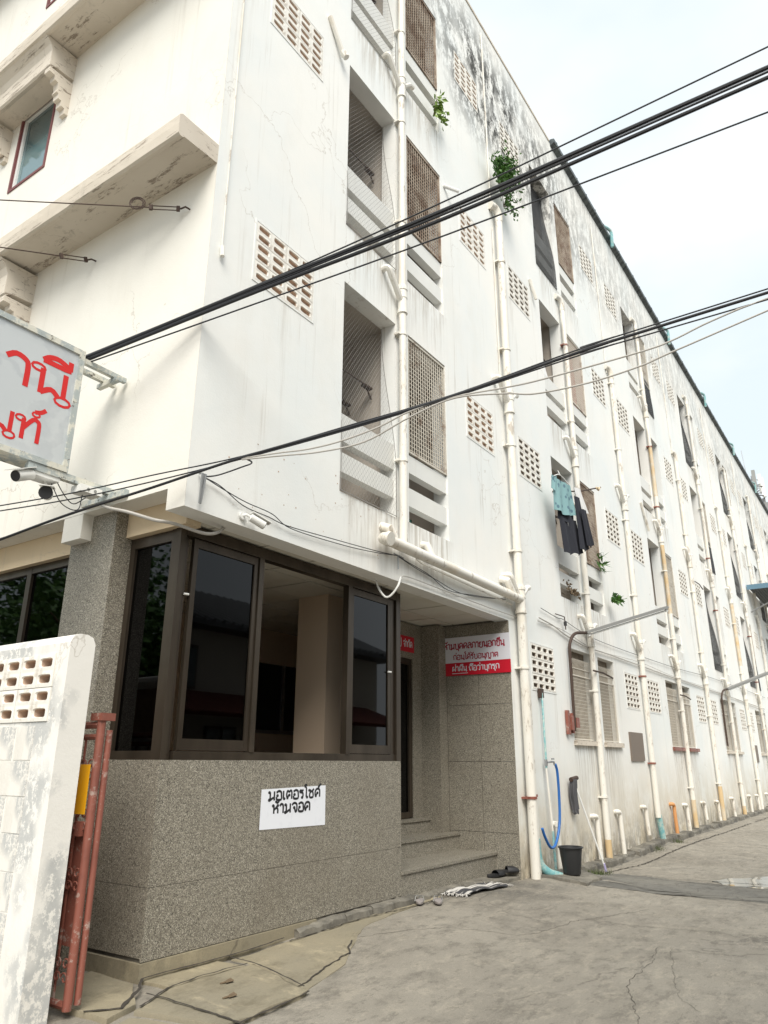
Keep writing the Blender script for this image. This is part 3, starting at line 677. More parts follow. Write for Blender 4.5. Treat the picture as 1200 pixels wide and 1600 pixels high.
# ---- ventilation block panels: 2 x 3 blocks, each block with 2 x 2 oblong holes
def vent_block_mesh(w, h, depth=.07):
    mb = MB(); cw, ch = w/2, h/2; n = 12
    for ci in range(2):
        for cj in range(2):
            x0, z0 = ci*cw, cj*ch; cx, cz = x0+cw/2, z0+ch/2; hw, hh = cw*.38, ch*.29
            ring = []; per = []
            for a in range(n):
                w_ = 2*math.pi*a/n+math.pi/n; cs, sn = math.cos(w_), math.sin(w_)
                p = .42; ring.append((cx+hw*math.copysign(abs(cs)**p, cs), cz+hh*math.copysign(abs(sn)**p, sn)))
                s_ = 1/max(abs(cs), abs(sn)); per.append((cx+cw/2*cs*s_, cz+ch/2*sn*s_))
            i = len(mb.v)
            mb.v += [(x, -.004, z) for x, z in per]+[(x, -.006, z) for x, z in ring]+[(cx+(x-cx)*.9, .004, cz+(z-cz)*.86) for x, z in ring]+[(cx+(x-cx)*.86, depth, cz+(z-cz)*.8) for x, z in ring]
            for a in range(n):
                b = (a+1) % n
                for q in range(3): mb.f.append((i+q*n+a, i+q*n+b, i+(q+1)*n+b, i+(q+1)*n+a)); mb.sm.append(False)
            for a in (1, 4, 7, 10):   # corners of the cell
                b = (a+1) % n
    # rim
    mb.box((0, -.003, 0), (w, .02, .004)).box((0, -.003, h-.004), (w, .02, h)).box((0, -.0035, .004), (.004, .02, h-.004)).box((w-.004, -.0035, .004), (w, .02, h-.004))
    return mb
def two_tone(o, inner):
    o.data.materials.append(M[inner]); me = o.data
    for p in me.polygons:
        if len(p.vertices) == 4 and min(me.vertices[v].co.y for v in p.vertices) > -.0055 and max(me.vertices[v].co.y for v in p.vertices) > .03: p.material_index = 1
vb = {}
def vent_panel(u0, u1, z0, z1, detail, back, parent, fn=None):
    w, h = (u1-u0)/2, (z1-z0)/3
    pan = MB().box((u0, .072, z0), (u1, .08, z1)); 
    if not detail:
        for i in range(2):
            for j in range(3):
                q = vent_block_mesh(w-.006, h-.006); o = len(pan.v)
                pan.v += [(x+u0+i*w+.003, y, z+z0+j*h+.003) for x, y, z in q.v]; 
                # keep the backing separate in tone by leaving it out of the joined mesh
                pan.f += [tuple(o+a for a in f_) for f_ in q.f]; pan.sm += q.sm
        p = MB(); p.v, p.f, p.sm = pan.v[8:], [tuple(a-8 for a in f_) for f_ in pan.f[6:]], pan.sm[6:]
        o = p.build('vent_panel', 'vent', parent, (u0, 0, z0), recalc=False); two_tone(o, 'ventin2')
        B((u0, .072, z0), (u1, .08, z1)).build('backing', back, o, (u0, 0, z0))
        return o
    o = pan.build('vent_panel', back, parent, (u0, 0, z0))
    proto = vb.get(back)
    for i in range(2):
        for j in range(3):
            if proto is None:
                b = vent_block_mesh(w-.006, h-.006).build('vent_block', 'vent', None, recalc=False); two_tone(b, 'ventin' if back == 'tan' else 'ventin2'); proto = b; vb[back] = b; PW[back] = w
            else: b = proto.copy(); COL.objects.link(b)
            b.parent = o; b.location = (i*w+.003, 0, j*h+.003); b.scale = (w/PW[back], 1, 1)
    return o
PW = {}
pc = {}
for k, f, s_, (u0, u1, z0, z1) in vents:
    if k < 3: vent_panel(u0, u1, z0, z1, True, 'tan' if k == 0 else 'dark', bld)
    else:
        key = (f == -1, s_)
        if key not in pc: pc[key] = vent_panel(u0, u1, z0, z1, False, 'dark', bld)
        else:
            o = pc[key].copy(); COL.objects.link(o); o.parent = bld; o.location = (u0, 0, z0)
            for ch in pc[key].children: d = ch.copy(); COL.objects.link(d); d.parent = o
# plaster patch edges round the panels
for k, f, s_, (u0, u1, z0, z1) in vents:
    if k < 3:
        mb = MB(); e = .018
        mb.box((u0-e, -.006, z0-e), (u1+e, .0, z0)).box((u0-e, -.006, z1), (u1+e, .0, z1+e)).box((u0-e, -.0065, z0), (u0, .0, z1)).box((u1, -.0065, z0), (u1+e, .0, z1)).build('vent_surround', 'wallA', bld)

# ---- ground floor side windows
for k, s_, (u0, u1, z0, z1) in gw:
    fr = MB().box((u0, .12, z0), (u1, .14, z1)).build('window', 'screen', bld, (u0, 0, z0))
    zc = z1-.38
    grille(u0+.01, u1-.01, z0+.01, zc, .035, .052 if k < 3 else .09, 'grille', 'whitebar', fr, .0026, .018, .24)
    B((u0-.03, -.05, z0-.07), (u1+.03, .16, z0-.002)).build('sill', 'trim' if k != 2 else 'rust', fr, (u0, 0, z0))

# ---- front windows, hoods and ledges
for (v0, v1, z0, z1) in fwin:
    fr = MB()
    for a, b in (((v0, z0), (v0+.035, z1)), ((v1-.035, z0), (v1, z1)), ((v0+.035, z0), (v1-.035, z0+.035)), ((v0+.035, z1-.035), (v1-.035, z1))): fr.box((-.012, a[0], a[1]), (.1, b[0], b[1]))
    w = fr.build('window', 'redfr', bld, (0, v0, z0))
    q = MB(); a0, a1, b0, b1 = v0+.035, v1-.035, z0+.035, z1-.035
    for a, b in (((a0, b0), (a0+.045, b1)), ((a1-.045, b0), (a1, b1)), ((a0+.045, b0), (a1-.045, b0+.045)), ((a0+.045, b1-.045), (a1-.045, b1))): q.box((.015, a[0], a[1]), (.06, b[0], b[1]))
    q.build('sash', 'white', w, (0, v0, z0))
    B((.04, a0+.045, b0+.045), (.046, a1-.045, b1-.045)).build('pane', 'glassblue', w, (0, v0, (z0+z1)/2))
    # hood: box with flared top and stepped brackets
    h0, h1 = v0-.30, v1+.28; zt = z1+.28; zb = z1-.12
    hd = MB(); prof = [(0, zb+.02), (-.28, zb+.02), (-.30, zb+.04), (-.30, zt-.16), (-.33, zt-.09), (-.41, zt-.02), (-.41, zt), (0, zt)]
    hd.prism([(-.28, zb), (-.30, zb+.02), (-.30, zt-.16), (-.33, zt-.09), (-.40, zt-.01), (0, zt-.01), (0, zb+.06), (-.22, zb+.05)], 1, h0, h1)
    hood = hd.build('window_hood', 'trim', w, (0, v0, z0))
    for vv in (h0, h1-.10):
        pr = [(0, zb), (-.29, zb), (-.29, zb-.06), (-.22, zb-.065), (-.21, zb-.12), (-.17, zb-.13), (-.155, zb-.2), (-.17, zb-.26), (-.145, zb-.27), (-.14, zb-.33), (-.1, zb-.335), (-.095, zb-.40), (-.05, zb-.405), (-.045, zb-.47), (0, zb-.47)]
        MB().prism(pr, 1, vv, vv+.10).build('bracket', 'trim', w, (0, v0, z0))
for z in (6.24, 9.26, 12.28):
    mb = MB(); y1 = 9.5; n = 60
    for i in range(n):   # slightly uneven cast ledge
        a = y1*i/n+.0; b = y1*(i+1)/n
        def pr(v):
            d = noise.noise(Vector((v*3, z, 1)))*.008; e = noise.noise(Vector((v*7, z, 5)))*.006
            return [(0, z+.02), (-.36, z+.0+d*.5), (-.37, z-.012+e*.5), (-.40, z-.014+e), (-.42, z+.0+d), (-.425+d, z+.10), (-.42+e, z+.19+e), (-.40, z+.205+d), (0, z+.215)]
        A_, B_ = pr(a), pr(b); i0 = len(mb.v); m_ = len(A_)
        mb.v += [(p[0], a, p[1]) for p in A_]+[(p[0], b, p[1]) for p in B_]
        for j in range(m_-1): mb.f.append((i0+j, i0+j+1, i0+m_+j+1, i0+m_+j)); mb.sm.append(False)
        if i == 0: mb.f.append(tuple(i0+j for j in range(m_))); mb.sm.append(False)
        if i == n-1: mb.f.append(tuple(i0+m_+j for j in range(m_))); mb.sm.append(False)
    mb.build('ledge', 'trim', bld)

# ---- ground floor front: stub beam, pillar, soffit, windows
B((.002, 1.23, 3.12), (.199, 1.49, 3.328)).build('beam_stub', 'wallB', bld)
B((.1, .92, -.1), (.6, 1.5, 3.327)).build('pillar', 'terrazzo', bld)
MB().box((.206, .206, 3.12), (.35, .915, 3.333)).box((.206, 1.505, 3.10), (.35, 9.3, 3.333)).build('window_header', 'cream', bld)
B((.2, .2, 3.335), (.6, 9.3, 3.40)).build('soffit', 'cream', bld)
def panels(name, rects, plane, t, axis, m, gap=.0025):
    for a0, a1, z0, z1 in rects:
        a = (plane, a0+gap, z0+gap) if axis == 0 else (a0+gap, plane, z0+gap)
        b = (plane+t, a1-gap, z1-gap) if axis == 0 else (a1-gap, plane+t, z1-gap)
        mb = MB().box(a, b); mb.build(name, m, bld)
B((.262, .312, .0), (3.29, .42, 1.415)).build('low_wall', 'rubble', bld)
B((.262, .42, .0), (.36, .92, 1.415)).build('low_wall', 'rubble', bld)
panels('terrazzo_panel', [(a, b, c, d) for a, b in ((.25, 1.27), (1.27, 2.30), (2.30, 3.30)) for c, d in ((.20, .63), (.63, 1.43))], .30, .012, 1, 'terrazzo', .0015)
panels('terrazzo_panel', [(a, b, c, d) for a, b in ((.31, .92),) for c, d in ((.22, .63), (.63, 1.43))], .25, .012, 0, 'terrazzo', .0015)
B((.252, .302, 1.40), (3.298, .42, 1.428)).build('sill', 'terrazzo', bld)
B((.252, .42, 1.40), (.36, .918, 1.428)).build('sill', 'terrazzo', bld)
mb = MB(); mb.prism([(.235, .285), (2.0, .285), (2.0, .42), (.36, .42), (.36, .92), (.235, .92)], 2, -.1, .196); mb.build('plinth', 'apron', bld)
B((.25, 1.51, -.1), (.36, 9.3, 1.42)).build('low_wall', 'terrazzo', bld)
# bronze window frames: long side (plane V) and short side (plane U)
def vbox(mb, u0, u1, z0, z1, v0=.31, v1=.37): mb.box((u0, v0, z0), (u1, v1, z1))
fr = MB()
vbox(fr, .255, .31, 1.43, 3.155); vbox(fr, .375, 3.22, 1.43, 1.49, .315, .375); vbox(fr, .31, 3.24, 3.07, 3.158, .30, .38)
vbox(fr, .31, .365, 1.43, 3.07, .345, .39); vbox(fr, 1.12, 1.175, 1.49, 3.07, .305, .365); vbox(fr, 2.375, 2.435, 1.49, 3.07, .302, .37)
vbox(fr, 3.22, 3.298, 1.43, 3.155, .298, .40); vbox(fr, 3.14, 3.2, 1.49, 3.07, .32, .37)
fr.box((.262, .372, 1.43), (.32, .42, 3.12)); fr.box((.263, .86, 1.43), (.32, .915, 3.115)); fr.box((.264, .42, 1.43), (.318, .86, 1.49)); fr.box((.264, .42, 3.03), (.318, .86, 3.115))
wf = fr.build('window_frame', 'bronze', bld)
for (u0, u1, lab) in ((.40, 1.115, 0), (2.44, 3.135, 1)):
    q = MB(); e = .045
    q.box((u0, .318, 1.495), (u0+e, .35, 3.065)).box((u1-e, .318, 1.495), (u1, .35, 3.065)).box((u0+e, .319, 1.495), (u1-e, .349, 1.575)).box((u0+e, .319, 3.0), (u1-e, .349, 3.065))
    q.build('sash', 'bronze', wf)
    B((u0+e, .332, 1.575), (u1-e, .337, 3.0)).build('pane', 'tint', wf)
B((.288, .42, 1.49), (.293, .86, 3.03)).build('pane', 'tint', wf)
for x, y, z in ((3.10, .31, 2.30), (.372, .335, 2.62)): MB().tube([(x-.02, y, z), (x+.02, y-.012, z)], .009, 8).build('catch', 'white', wf)
mb = MB()
for v in (1.52, 2.32, 3.1, 3.9, 4.7): mb.box((.262, v, 1.43), (.33, v+.07, 3.10))
mb.box((.264, 1.59, 1.43), (.325, 4.7, 1.49)).box((.264, 1.59, 3.03), (.325, 4.7, 3.10)); wf2 = mb.build('window_frame', 'bronze', bld)
for v in (1.59, 2.39, 3.17, 3.97): B((.288, v, 1.49), (.293, v+.73, 3.03)).build('pane', 'tint', wf2)
# porch: end wall, pilaster, door wall, steps
panels('terrazzo_panel', [(a, b, c, d) for a, b in ((.0, .46), (.46, .93)) for c, d in ((.12, .62), (.62, 1.43), (1.43, 2.12), (2.12, 3.155))], 5.388, .012, 0, 'terrazzo')
B((5.4, .2, -.1), (5.6, 1.3, 3.3)).build('porch_end_wall', 'rubble', bld)
B((5.19, .931, .3), (5.387, 1.25, 3.157)).build('pilaster', 'terrazzo', bld)
MB().box((3.3, 1.2, 2.70), (5.188, 1.3, 3.157)).box((4.97, 1.201, .5), (5.189, 1.299, 2.70)).build('door_wall', 'terrazzo', bld)
MB().box((4.90, 1.215, .78), (4.968, 1.28, 2.698)).box((3.3, 1.216, 2.62), (4.90, 1.281, 2.699)).box((4.1, 1.217, .78), (4.16, 1.282, 2.62)).box((3.3, 1.217, .77), (4.90, 1.277, .84)).build('door_frame', 'bronze', bld)
dg = B((3.36, 1.24, .84), (4.90, 1.246, 2.62)).build('entrance_door', 'tint', bld)
B((4.60, 1.234, 1.93), (4.72, 1.2385, 2.09)).build('notice', 'paper', dg)
for i, (v0, v1, zt, u1) in enumerate(((.305, .80, .41, 5.386), (.80, 1.10, .60, 5.386), (1.10, 1.9, .765, 5.188))):
    st = B((3.302, v0, -.05), (u1, v1+(.3 if i < 2 else 0), zt-.028)).build('step', 'terrazzo', bld)
    B((3.303, v0-.018, zt-.027), (u1-.002, v1+.2, zt)).build('tread', 'step', st)
B((3.23, .42, .0), (3.298, 1.2, 1.42)).build('porch_low_wall', 'terrazzo', bld)
MB().box((3.25, .40, 1.43), (3.29, .46, 3.15)).box((3.25, 1.14, 1.43), (3.29, 1.2, 3.15)).build('side_frame', 'bronze', bld)
B((3.268, .46, 1.43), (3.272, 1.14, 3.15)).build('pane', 'tint', bld)
# lobby
MB().box((.36, .42, .70), (3.23, 1.3, .77)).box((.36, 1.3, .70), (5.3, 3.2, .77)).build('lobby_floor', 'inner', bld)
MB().box((.35, 3.2, .7), (5.4, 3.3, 1.78)).box((.35, 3.2, 2.72), (5.4, 3.3, 3.2)).box((.35, 3.2, 1.78), (3.2, 3.3, 2.72)).box((5.3, 3.2, 1.78), (5.4, 3.3, 2.72)).box((5.3, 1.3, .7), (5.4, 3.2, 3.2)).build('lobby_wall', 'inner', bld)
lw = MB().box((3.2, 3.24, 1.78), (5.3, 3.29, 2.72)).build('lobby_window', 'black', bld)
mb = MB()
for u in (3.2, 3.95, 4.7, 5.24): mb.box((u, 3.21, 1.78), (u+.05, 3.238, 2.72))
mb.box((3.2, 3.212, 1.78), (5.3, 3.237, 1.83)); mb.build('lobby_window_frame', 'steel', lw)
B((2.92, 1.0, .77), (3.22, 1.42, 3.17)).build('lobby_column', 'inner', bld)
B((1.6, 3.3, -.1), (1.7, 9.3, 3.3)).build('office_wall', 'inner', bld)
B((.36, 3.3, 3.12), (1.6, 9.3, 3.16)).build('office_ceiling', 'tile', bld)
B((.37, .2, 3.215), (5.4, 3.3, 3.3)).build('ceiling_grid', 'seam', bld)
U_ = [1.14+.61*i for i in range(-2, 8)]; V_ = [.2+.605*i for i in range(0, 6)]
for i in range(len(U_)-1):
    for j in range(len(V_)-1):
        a0, a1 = max(U_[i], .35), min(U_[i+1], 5.385); b0, b1 = V_[j], min(V_[j+1], 3.2)
        if a1-a0 < .05 or b1-b0 < .05: continue
        dz = random.uniform(-.003, .003)
        B((a0+.011, b0+.011, 3.175+dz), (a1-.011, b1-.011, 3.212)).build('ceiling_tile', 'tile', bld)

# ---- drain pipes
def elbow_in(u, z, side, r, v=-.07):
    """branch from the wall into the stack, side -1 from the left, +1 a short capped stub to the right"""
    if side < 0: return MB().tube(cat_rom([(u-.30, .01, z+.12), (u-.30, v, z+.12), (u-.22, v-.005, z+.03), (u-.03, v, z-.16)], 3), r*.8, 8)
    return MB().tube([(u+.02, v, z-.12), (u+.17, v-.02, z+.04), (u+.25, v-.02, z+.06)], r*.7, 8)
def stack(u, z0, z1, r, m='pvc', joints=(3.5, 6.6, 9.8), v=-.07, yellow=(), top='cap', tilt=0):
    p = MB().tube([(u+tilt, v, z0), (u, v, (z0+z1)/2), (u, v, z1)], r, 12).build('drain_pipe', m, bld, (u, v, z0))
    for a, b in yellow: MB().tube([(u, v, a), (u, v, b)], r*1.012, 12).build('pipe_section', 'pvcy', p)
    for z in joints:
        if not z0 < z < z1+.2: continue
        MB().tube([(u, v, z-.30), (u, v, z+.05)], r*1.22, 12).tube([(u, v, z-.33), (u, v, z-.29)], r*1.36, 12).tube([(u, v, z-.02), (u, v, z+.02)], r*1.38, 12).tube([(u, v, z-.13), (u, v, z-.10)], r*1.33, 12).build('coupling', m, p)
        elbow_in(u, z, -1, r, v).build('inlet_elbow', m, p)
        if int(u*7+z*3) % 3 != 0: elbow_in(u, z, 1, r, v).build('inlet_stub', m, p)
    zz = z0+.9
    while zz < z1:
        mb = MB().tube([(u, v, zz), (u, v, zz+.03)], r*1.2, 10); mb.box((u-r*1.6, v, zz+.003), (u+r*1.6, 0, zz+.027)); mb.build('clamp', m if int(zz*10+u) % 5 else 'rust', p); zz += 1.55
    if top == 'elbow': MB().tube(cat_rom([(u, v, z1-.02), (u, v, z1+.12), (u-.06, v+.02, z1+.22), (u-.18, v+.05, z1+.22)], 3), r*1.1, 10).build('top_elbow', m, p)
    return p
stack(2.80, 3.55, 13.6, .045, joints=(6.62, 9.86))
MB().tube([(2.42, -.10, 3.50), (5.58, -.10, 3.455)], .058, 14).build('drain_pipe', 'pvc', bld)
MB().tube([(2.46, -.10, 3.5), (2.38, -.115, 3.49), (2.36, -.18, 3.47)], .062, 12).tube([(2.36, -.17, 3.475), (2.36, -.21, 3.465)], .07, 12).build('pipe_end_cap', 'pvc', bld)
MB().tube([(2.5, .0, 3.66), (2.5, -.09, 3.63), (2.58, -.1, 3.52)], .05, 10).build('inlet_elbow', 'pvc', bld)
MB().tube([(3.28, .0, 3.66), (3.28, -.06, 3.65), (3.33, -.09, 3.53)], .04, 10).build('inlet_elbow', 'pvc', bld)
MB().tube([(5.2, .0, 3.66), (5.22, -.09, 3.64), (5.34, -.1, 3.5)], .05, 10).build('inlet_elbow', 'pvc', bld)
for z in (3.22, 3.62, 2.9):
    pass
MB().tube([(3.0, -.10, 3.42), (3.1, -.10, 3.40), (5.4, -.05, 3.36)], .012, 6).build('thin_pipe', 'pvc', bld)
stack(5.60, .10, 9.55, .058, joints=(3.6, 6.5), v=-.09, top='elbow')
stack(5.73, .12, 3.4, .045, joints=(), v=-.06)
MB().tube([(5.48, -.02, 9.7), (5.46, -.02, 13.5)], .013, 6).tube([(5.5, -.02, 9.4), (5.5, -.02, 6.6)], .010, 6).build('conduit', 'pvc', bld)
for k in range(1, NB):
    stack(CEN[k], .02, {1: 9.45, 2: 12.0}.get(k, 12.2 if k % 2 else 11.6), .047, top='elbow', yellow=((7.4, 8.7), (4.6, 6.2), (.05, .7)) if k == 2 else ((.05, .35),) if k % 2 else ())
    if k < NB-1 or True:
        u = CEN[k]+2.80
        stack(u, .5 if k == 1 else .05, 9.3, .05, joints=(3.6, 6.6), top='elbow', yellow=((.05, .9),) if k == 2 else ((4.3, 6.3),) if k == 3 else ())
        MB().tube([(u-.12, -.02, 9.4), (u-.14, -.02, 13.2)], .012, 6).build('conduit', 'pvc', bld)
MB().tube([(11.14, -.07, .55), (11.2, -.10, .05)], .052, 12).build('drain_pipe', 'teal', bld)
MB().tube(cat_rom([(5.74, -.06, .55), (5.76, -.07, .3), (5.84, -.14, .18), (5.98, -.25, .12)], 4), .05, 10).build('drain_pipe', 'teal', bld)
for i, (u, z) in enumerate(((7.95, .66), (9.02, .67), (10.43, .68), (12.3, .65), (13.3, .6), (14.89, .58), (16.28, .55), (18.07, .56), (19.55, .52), (20.54, .54), (21.8, .51), (23.6, .5), (25.6, .5))):
    m = 'orange' if i == 3 else 'teal' if i == 8 else 'pvc'
    MB().tube(cat_rom([(u-.09, .01, z+.02), (u-.08, -.05, z+.03), (u, -.06, z), (u+.005, -.06, z-.12), (u+.01, -.07, .06+.2*(i % 3 == 2))], 3), .034, 10).build('outlet_pipe', m, bld)
# thin service pipes on the wall
MB().tube([(.12, -.016, 13.4), (.12, -.016, 5.42)], .008, 6).tube([(.12, -.022, 5.47), (.12, -.03, 5.37)], .02, 8).build('conduit', 'pvc', bld)
MB().tube([(1.39, -.02, 9.47), (1.62, -.05, 9.08)], .03, 8).tube([(1.6, -.05, 9.12), (1.63, -.08, 9.05)], .038, 8).build('wall_tube', 'pvc', bld)
MB().tube([(3.98, .0, 9.06), (4.14, -.16, 9.0)], .026, 8).build('wall_tube', 'white', bld)
MB().tube([(6.93, -.02, 9.3), (7.05, -.06, 8.95)], .03, 8).build('wall_tube', 'pvc', bld)
MB().tube([(12.6, -.02, 6.9), (12.9, -.05, 6.3)], .03, 8).build('wall_tube', 'pvc', bld)
# cracked render patches and nail marks
mb = MB()
for i in range(40):
    u, z = random.uniform(.3, 3.5), random.uniform(3.3, 4.0); mb.box((u, -.002, z), (u+random.uniform(.004, .012), .001, z+random.uniform(.004, .012)))
mb.build('nail_marks', 'tan', bld)

# ================================================================ THINGS ON AND ROUND THE BUILDING
# ---- boundary wall with vent blocks, gate
gwl = thing('boundary_wall', 'white painted block wall with a pierced vent strip and grey peeled patches left of the gate', 'wall', (-.6, .05, 0))
M['gatewall'] = plaster('old_white_paint', (.80, .78, .74), (.76, .74, .70), .5, 0, .5, .15, .3)
g = NT(M['gatewall']); base_c = g.b.inputs['Base Color'].links[0].from_socket
pk = g.mul(g.ramp(g.noise(1.6, 3, .5, (1, 1, .8), off=(2, 5, 0)), .50, .57), g.ramp(g.noise(16, 8, .8, (1, 1, .8)), .44, .50))
g.color(g.mix(g.mul(pk, .8), base_c, (.42, .43, .43)))
WH = 2.15
wholes = []
cols = [.185+.36*i for i in range(10)]
for c0 in cols:
    for z0 in (1.64, 1.84): wholes.append((c0, c0+.36, z0, z0+.20))
mb = MB(); wall_grid(lambda v, t, z: (t, v, z), [.06, 6.0], [-.1, 2.06], wholes, -.70, -.53, mb); mb.build('wall_core', 'gatewall', gwl, (-.6, .05, 0))
mb = MB(); prof = [(-.70, 2.06), (-.70, 2.10), (-.68, 2.14), (-.64, 2.155), (-.59, 2.155), (-.55, 2.14), (-.53, 2.10), (-.53, 2.06)]
mb.prism(prof, 1, .06, 6.0); mb.build('coping', 'gatewall', gwl, (-.6, .05, 0))
def ring_block(v0, z0, w, h):
    q = vent_block_mesh(w-.004, h-.004, .10); mb = MB()
    mb.v = [(-.703+y, v0+x+.002, z0+z+.002) for x, y, z in q.v]; mb.f = [tuple(reversed(f_)) for f_ in q.f]; mb.sm = q.sm; return mb
vproto = None
for c0 in cols:
    for z0 in (1.64, 1.84):
        if vproto is None:
            vproto = ring_block(c0, z0, .36, .20).build('vent_block', 'vent', gwl, (-.703, c0, z0), recalc=False); vproto.data.materials.append(M['ventin'])
            for p in vproto.data.polygons:
                if max(vproto.data.vertices[v].co.x for v in p.vertices) > .05: p.material_index = 1; vproto.data.materials.append(M['ventin'])
        else: b = vproto.copy(); COL.objects.link(b); b.parent = gwl; b.location = Vector((-.703, c0, z0))-Vector(gwl.location)
B((-.56, .17, 1.63), (-.55, 3.8, 2.05)).build('backing', 'tan', gwl, (-.6, .05, 0))
bp = None
for r_ in range(8):
    for c_ in range(6):
        v0 = .30+c_*.40-(.2 if r_ % 2 else 0); z0 = .02+r_*.2
        if v0 < .28: v0 = .30; 
        if bp is None: bp = B((-.7045, v0+.004, z0+.004), (-.699, v0+.396, z0+.197)).build('concrete_block', 'gatewall', gwl, (-.70, v0, z0))
        else:
            b = bp.copy(); COL.objects.link(b); b.parent = gwl; b.location = Vector((-.70+random.uniform(-.001, .001), v0, z0))-Vector(gwl.location)
            if r_ % 2 and c_ == 0: b.scale = (1, .47, 1)
            elif r_ % 2: b.location.y += 0
gate = thing('steel_gate', 'red brown steel gate of round tubes and scrollwork, folded back behind the white wall', 'gate', (-.40, .1, .12))
o = (-.40, .1, .12)
gx = -.40
MB().tube([(gx, .085, .12), (gx, .085, 1.66)], .026, 10).tube([(gx+.055, .075, .14), (gx+.055, .075, 1.60)], .02, 10).build('post', 'rust', gate, o)
MB().tube([(gx, .085, .14), (gx, 3.0, .14)], .022, 8).tube([(gx, .085, 1.63), (gx, 3.0, 1.63)], .022, 8).tube([(gx, .085, 1.56), (gx, 3.0, 1.56)], .018, 8).build('rail', 'rust', gate, o)
for i in range(16): MB().tube([(gx, .22+i*.16, .16), (gx, .22+i*.16, 1.56)], .008, 6).build('bar', 'rust', gate, o)
B((gx+.012, .1, .42), (gx+.018, 3.0, 1.05)).build('sheet_panel', 'rust', gate, o)
def scroll(cx, cz, r, s_=1, y=None):
    return [(gx-.014, cx+s_*(r*(1-a/16)*math.cos(a*.55)), cz+r*(1-a/16)*math.sin(a*.55)) for a in range(13)]
for cz in (.34, .80, 1.12, 1.40):
    for i in range(8):
        mb = MB()
        for s_ in (1, -1): mb.tube(scroll(.16+i*.16+s_*.035, cz, .034, s_), .005, 5); mb.tube(scroll(.16+i*.16+s_*.035, cz-.07, .034, -s_), .005, 5)
        mb.build('scroll', 'rust', gate, o)
B((gx-.035, .12, 1.0), (gx-.01, .17, 1.08)).build('latch', 'rust', gate, o); B((gx-.03, .05, 1.655), (gx+.07, .16, 1.70)).build('hinge_plate', 'rust', gate, o)
ys = thing('yellow_notice', 'small yellow metal notice with black lettering wired to the red brown gate', 'sign', (gx-.03, .11, 1.12))
B((gx-.032, .10, 1.12), (gx-.03, .42, 1.40)).build('plate', 'yellow', ys, (gx-.03, .11, 1.12))
lettering([('รว', .10, .16, .07, 1), ('ดวย', .045, .03, .07, 1)], (gx-.0325, .42, 1.12), (0, -1, 0), (0, 0, 1), (-1, 0, 0), ys, 'ink', .16)

# ---- projecting light-box sign
sg = thing('lightbox_sign', 'large weathered grey light box sign with red Thai letters projecting from the front wall', 'sign', (-1.6, .94, 3.46))
so_ = (-1.6, .94, 3.46); X0, X1, Z0, Z1 = -3.1, -.42, 3.46, 4.49
B((X0+.03, .855, Z0+.03), (X1-.03, 1.025, Z1-.03)).build('face', 'signface', sg, so_)
MB().box((X0, .84, Z0), (X1, 1.04, Z0+.045)).box((X0, .84, Z1-.045), (X1, 1.04, Z1)).box((X1-.045, .839, Z0+.045), (X1, 1.041, Z1-.045)).box((X0, .839, Z0+.045), (X0+.045, 1.041, Z1-.045)).build('frame', 'signframe', sg, so_)
MB().box((X1, .85, 4.40), (-.02, .89, 4.44)).box((X1, .99, 4.40), (-.02, 1.03, 4.44)).box((-.14, .8, 4.36), (-.10, 1.08, 4.40)).build('upper_arm', 'signframe', sg, so_)
MB().box((X1-.3, .85, 3.405), (-.01, .90, 3.458)).box((-.05, .66, 3.36), (-.003, 1.2, 3.40)).box((-.045, .66, 3.40), (-.003, 1.2, 3.415)).build('lower_arm', 'signframe', sg, so_)
def sgx(px, py):   # a point of the sign face measured along it
    r = F+R2*((px-600)/1147.8)-U2*((py-800)/1147.8); t = (.855+4)/r.y; return (-3.3+r.x*t, 1.42+r.z*t)
xa, za = -.66, 3.87
BS = (0, .855, 0), (1, 0, 0), (0, 0, 1), (0, -1, 0)
lettering([('น', -.80, 4.0, .225, 1.9), ('า', -1.01, 4.0, .225, 2.1), ('ี', -.50, 4.02, .225, 1.9), ('ธ', -1.31, 4.0, .225, 1.9)], *BS, sg, 'red', .19, 1.25, .5)
lettering([('นท์', -1.07, 3.60, .175, 1.65)], *BS, sg, 'red', .19, 1.25, .5)

# ---- security cameras and junction boxes
def camera_thing(name, label, base, aim, body, wall_n, k=1., face=.031):
    base = Vector(base); aim = Vector(aim).normalized(); body = Vector(body)
    t = thing(name, label, 'security camera', base)
    n = Vector(wall_n)
    MB().tube([base, base+n*.02], .035, 12).build('mount', 'white', t, base)
    MB().tube([base+n*.02, base+n*.05, body-aim*.02*k], .011, 8).build('arm', 'white', t, base)
    side = aim.cross(Vector((0, 0, 1))).normalized(); up = side.cross(aim)
    MB().tube([body-aim*.07*k, body-aim*.065*k, body+aim*.06*k], [.02*k, .032*k, .034*k], 14).build('housing', 'white', t, base)
    MB().obox(body+up*.038*k+aim*.01, aim, side, up, (.085*k, .038*k, .003)).build('visor', 'white', t, base)
    MB().tube([body+aim*.061*k, body+aim*.064*k], face*k, 14).build('lens', 'black', t, base)
    return t
camera_thing('security_camera', 'white bullet camera on the side wall above the glazed corner window', (.57, -.002, 3.24), (.75, -.35, -.35), (.66, -.09, 3.20), (0, -1, 0))
camera_thing('security_camera', 'white bullet camera under the light box sign, pointing down to the left', (-.66, .95, 3.43), (-.85, -.3, -.42), (-.74, .86, 3.34), (0, 0, -1), 1.25)
camera_thing('security_camera', 'round black faced camera hanging under the light box sign, facing the street', (-.52, .95, 3.43), (-.55, -.80, -.22), (-.53, .89, 3.27), (0, 0, -1), 1.3, .038)
t = thing('junction_box', 'white junction box under the light box sign that carries the two cameras', 'junction box', (-.57, .94, 3.38))
